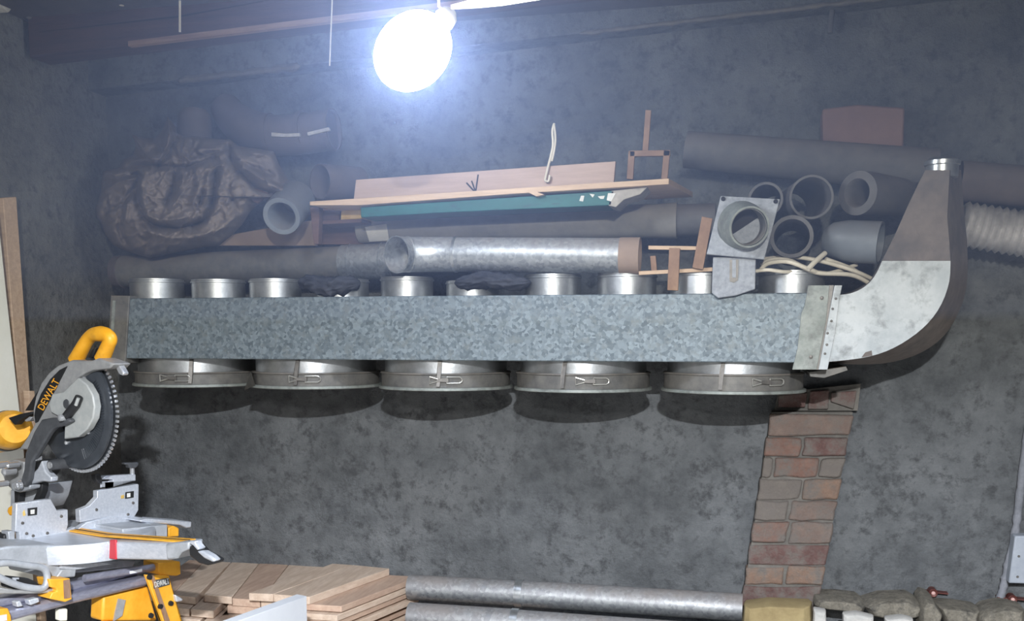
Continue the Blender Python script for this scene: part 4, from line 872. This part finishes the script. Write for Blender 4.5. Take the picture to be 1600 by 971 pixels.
# carrying handle
hpts = smoothpath([fp(c7(*p), xw + .03) for p in ((-40, 480), (60, 470), (200, 490), (300, 505), (340, 540), (345, 610), (320, 655), (260, 660), (150, 640), (40, 600), (-40, 560))], 5)
part('carry_handle', G().tube(hpts, .008, 10), 'alub', saw)
part('carry_recess', FP([(40, 590), (70, 570), (210, 585), (270, 610), (310, 655), (270, 672), (100, 665), (42, 650)], c7, xw + .015, .02), 'black', saw, bevel=.002)
part('carry_bar', FP([(95, 580), (140, 580), (140, 592), (120, 592), (118, 640), (95, 640)], c7, xw + .018, .01), 'alu', saw)
part('lower_frame', FP([(-40, 645), (120, 672), (320, 668), (420, 660), (415, 695), (330, 695), (200, 700), (-40, 700)], c7, xw + .03, .02), 'sgrey', saw, bevel=.003)

# ------------------------------------------------------------------ the stand
xr = xw + .015
st = thing('saw_stand', 'aluminium rail saw stand with yellow legs carrying the mitre saw', 'stand', V((S0.x, S0.y, 0)))
part('upper_rail', FP([(-120, 760), (540, 612), (1150, 488), (1165, 520), (540, 682), (-120, 830)], c7, xr - .03, .04), 'rail', st, bevel=.006)
part('lower_rail', FP([(-120, 865), (540, 700), (1095, 570), (1090, 642), (540, 775), (-120, 960)], c7, xr, .05), 'rail', st, bevel=.008)
part('rail_tube', G().tube([fp(c7(620, 585), xr), fp(c7(1160, 498), xr)], .009, 14), 'rail', st)
part('tube_label', FP([(955, 533), (1045, 515), (1045, 535), (958, 552)], c7, xr + .010, .002), 'white', st)
for nme, pts, off, th, m in (('mount_bracket', [(360, 592), (515, 585), (530, 740), (480, 760), (365, 735), (385, 690), (420, 680), (415, 660), (375, 650)], xr + .03, .05, 'ysteel'),
                             ('mount_bracket', [(1165, 470), (1325, 460), (1330, 555), (1300, 568), (1175, 560), (1165, 520)], xr + .02, .06, 'ysteel'),
                             ('rail_clip', [(120, 760), (150, 750), (172, 790), (130, 798)], xr + .02, .02, 'alu'), ('rail_clip', [(212, 745), (285, 728), (292, 760), (225, 785)], xr + .02, .02, 'alu'),
                             ('end_cap', [(-60, 815), (60, 805), (82, 860), (90, 960), (-60, 960)], xr + .02, .06, 'ysteel')):
    o = part(nme, FP(pts, c7, off, th), m, st, bevel=.002)
part('bracket_slot', FP([(468, 602), (512, 592), (520, 728), (474, 735)], c7, xr + .032, .004), 'timber_d', st)
part('cap_sticker', FP([(-20, 862), (50, 850), (52, 895), (-20, 905)], c7, xr + .022, .002), 'paper', st)
zf = 0.0
lp = [fp(c7(*p), xr + .03) for p in ((1075, 560), (1245, 565), (1330, 899), (1200, 899))]
lg_ = part('leg', G().prism([lp[0], lp[1], down(lp[1], lp[2]), down(lp[0], lp[3])], -fw * .012), 'ysteel', st, bevel=.002)
part('leg_flange', FP([(1110, 560), (1130, 560), (1250, 899), (1215, 899)], c7, xr + .034, .006), 'timber_d', lg_)
part('leg_label', FP([(1128, 600), (1242, 582), (1250, 630), (1135, 662)], c7, xr + .033, .003), 'armdark', lg_)
o_, e_, h_ = fp(c7(1140, 652), xr + .0345), fp(c7(1244, 624), xr + .0345), fp(c7(1134, 612), xr + .0345)
part('lettering', text_g('DEWALT', o_, e_ - o_, h_ - o_, fw * .0006), 'paper', lg_)
for x, y in ((1095, 575), (1175, 790), (1252, 768), (1107, 858)): part('leg_bolt', G().lathe(fp(c7(x, y), xr + .03), fw, [(0, .007), (.006, .006)], 12), 'black', lg_)
lp = [fp(c7(*p), xr - .02) for p in ((760, 720), (1090, 640), (1160, 899), (750, 899))]
part('leg', G().prism(lp, -fw * .05), 'ysteel', st, bevel=.006)
part('leg_cutout', FP([(875, 735), (925, 745), (900, 860), (840, 899), (850, 840)], c7, xr - .015, .006), 'sgrey', st)
for q in ((800, 899, 690, 1500), (20, 899, -40, 1500)):
    a, b = fp(c7(q[0], q[1]), xr - .02), fp(c7(q[2], q[3]), xr - .02)
    if a.z > b.z: b = a + (b - a) * (a.z / (a.z - b.z))
    part('leg_tube', G().tube([a, b], .018, 14), 'ysteel', st)
part('crank', FP([(440, 815), (500, 808), (498, 899), (440, 899)], c7, xr - .02, .02), 'cream', st, bevel=.003)
part('side_lock', FP([(1290, 705), (1345, 735), (1345, 752), (1300, 760)], c7, xr + .04, .02), 'alu', st, bevel=.003)
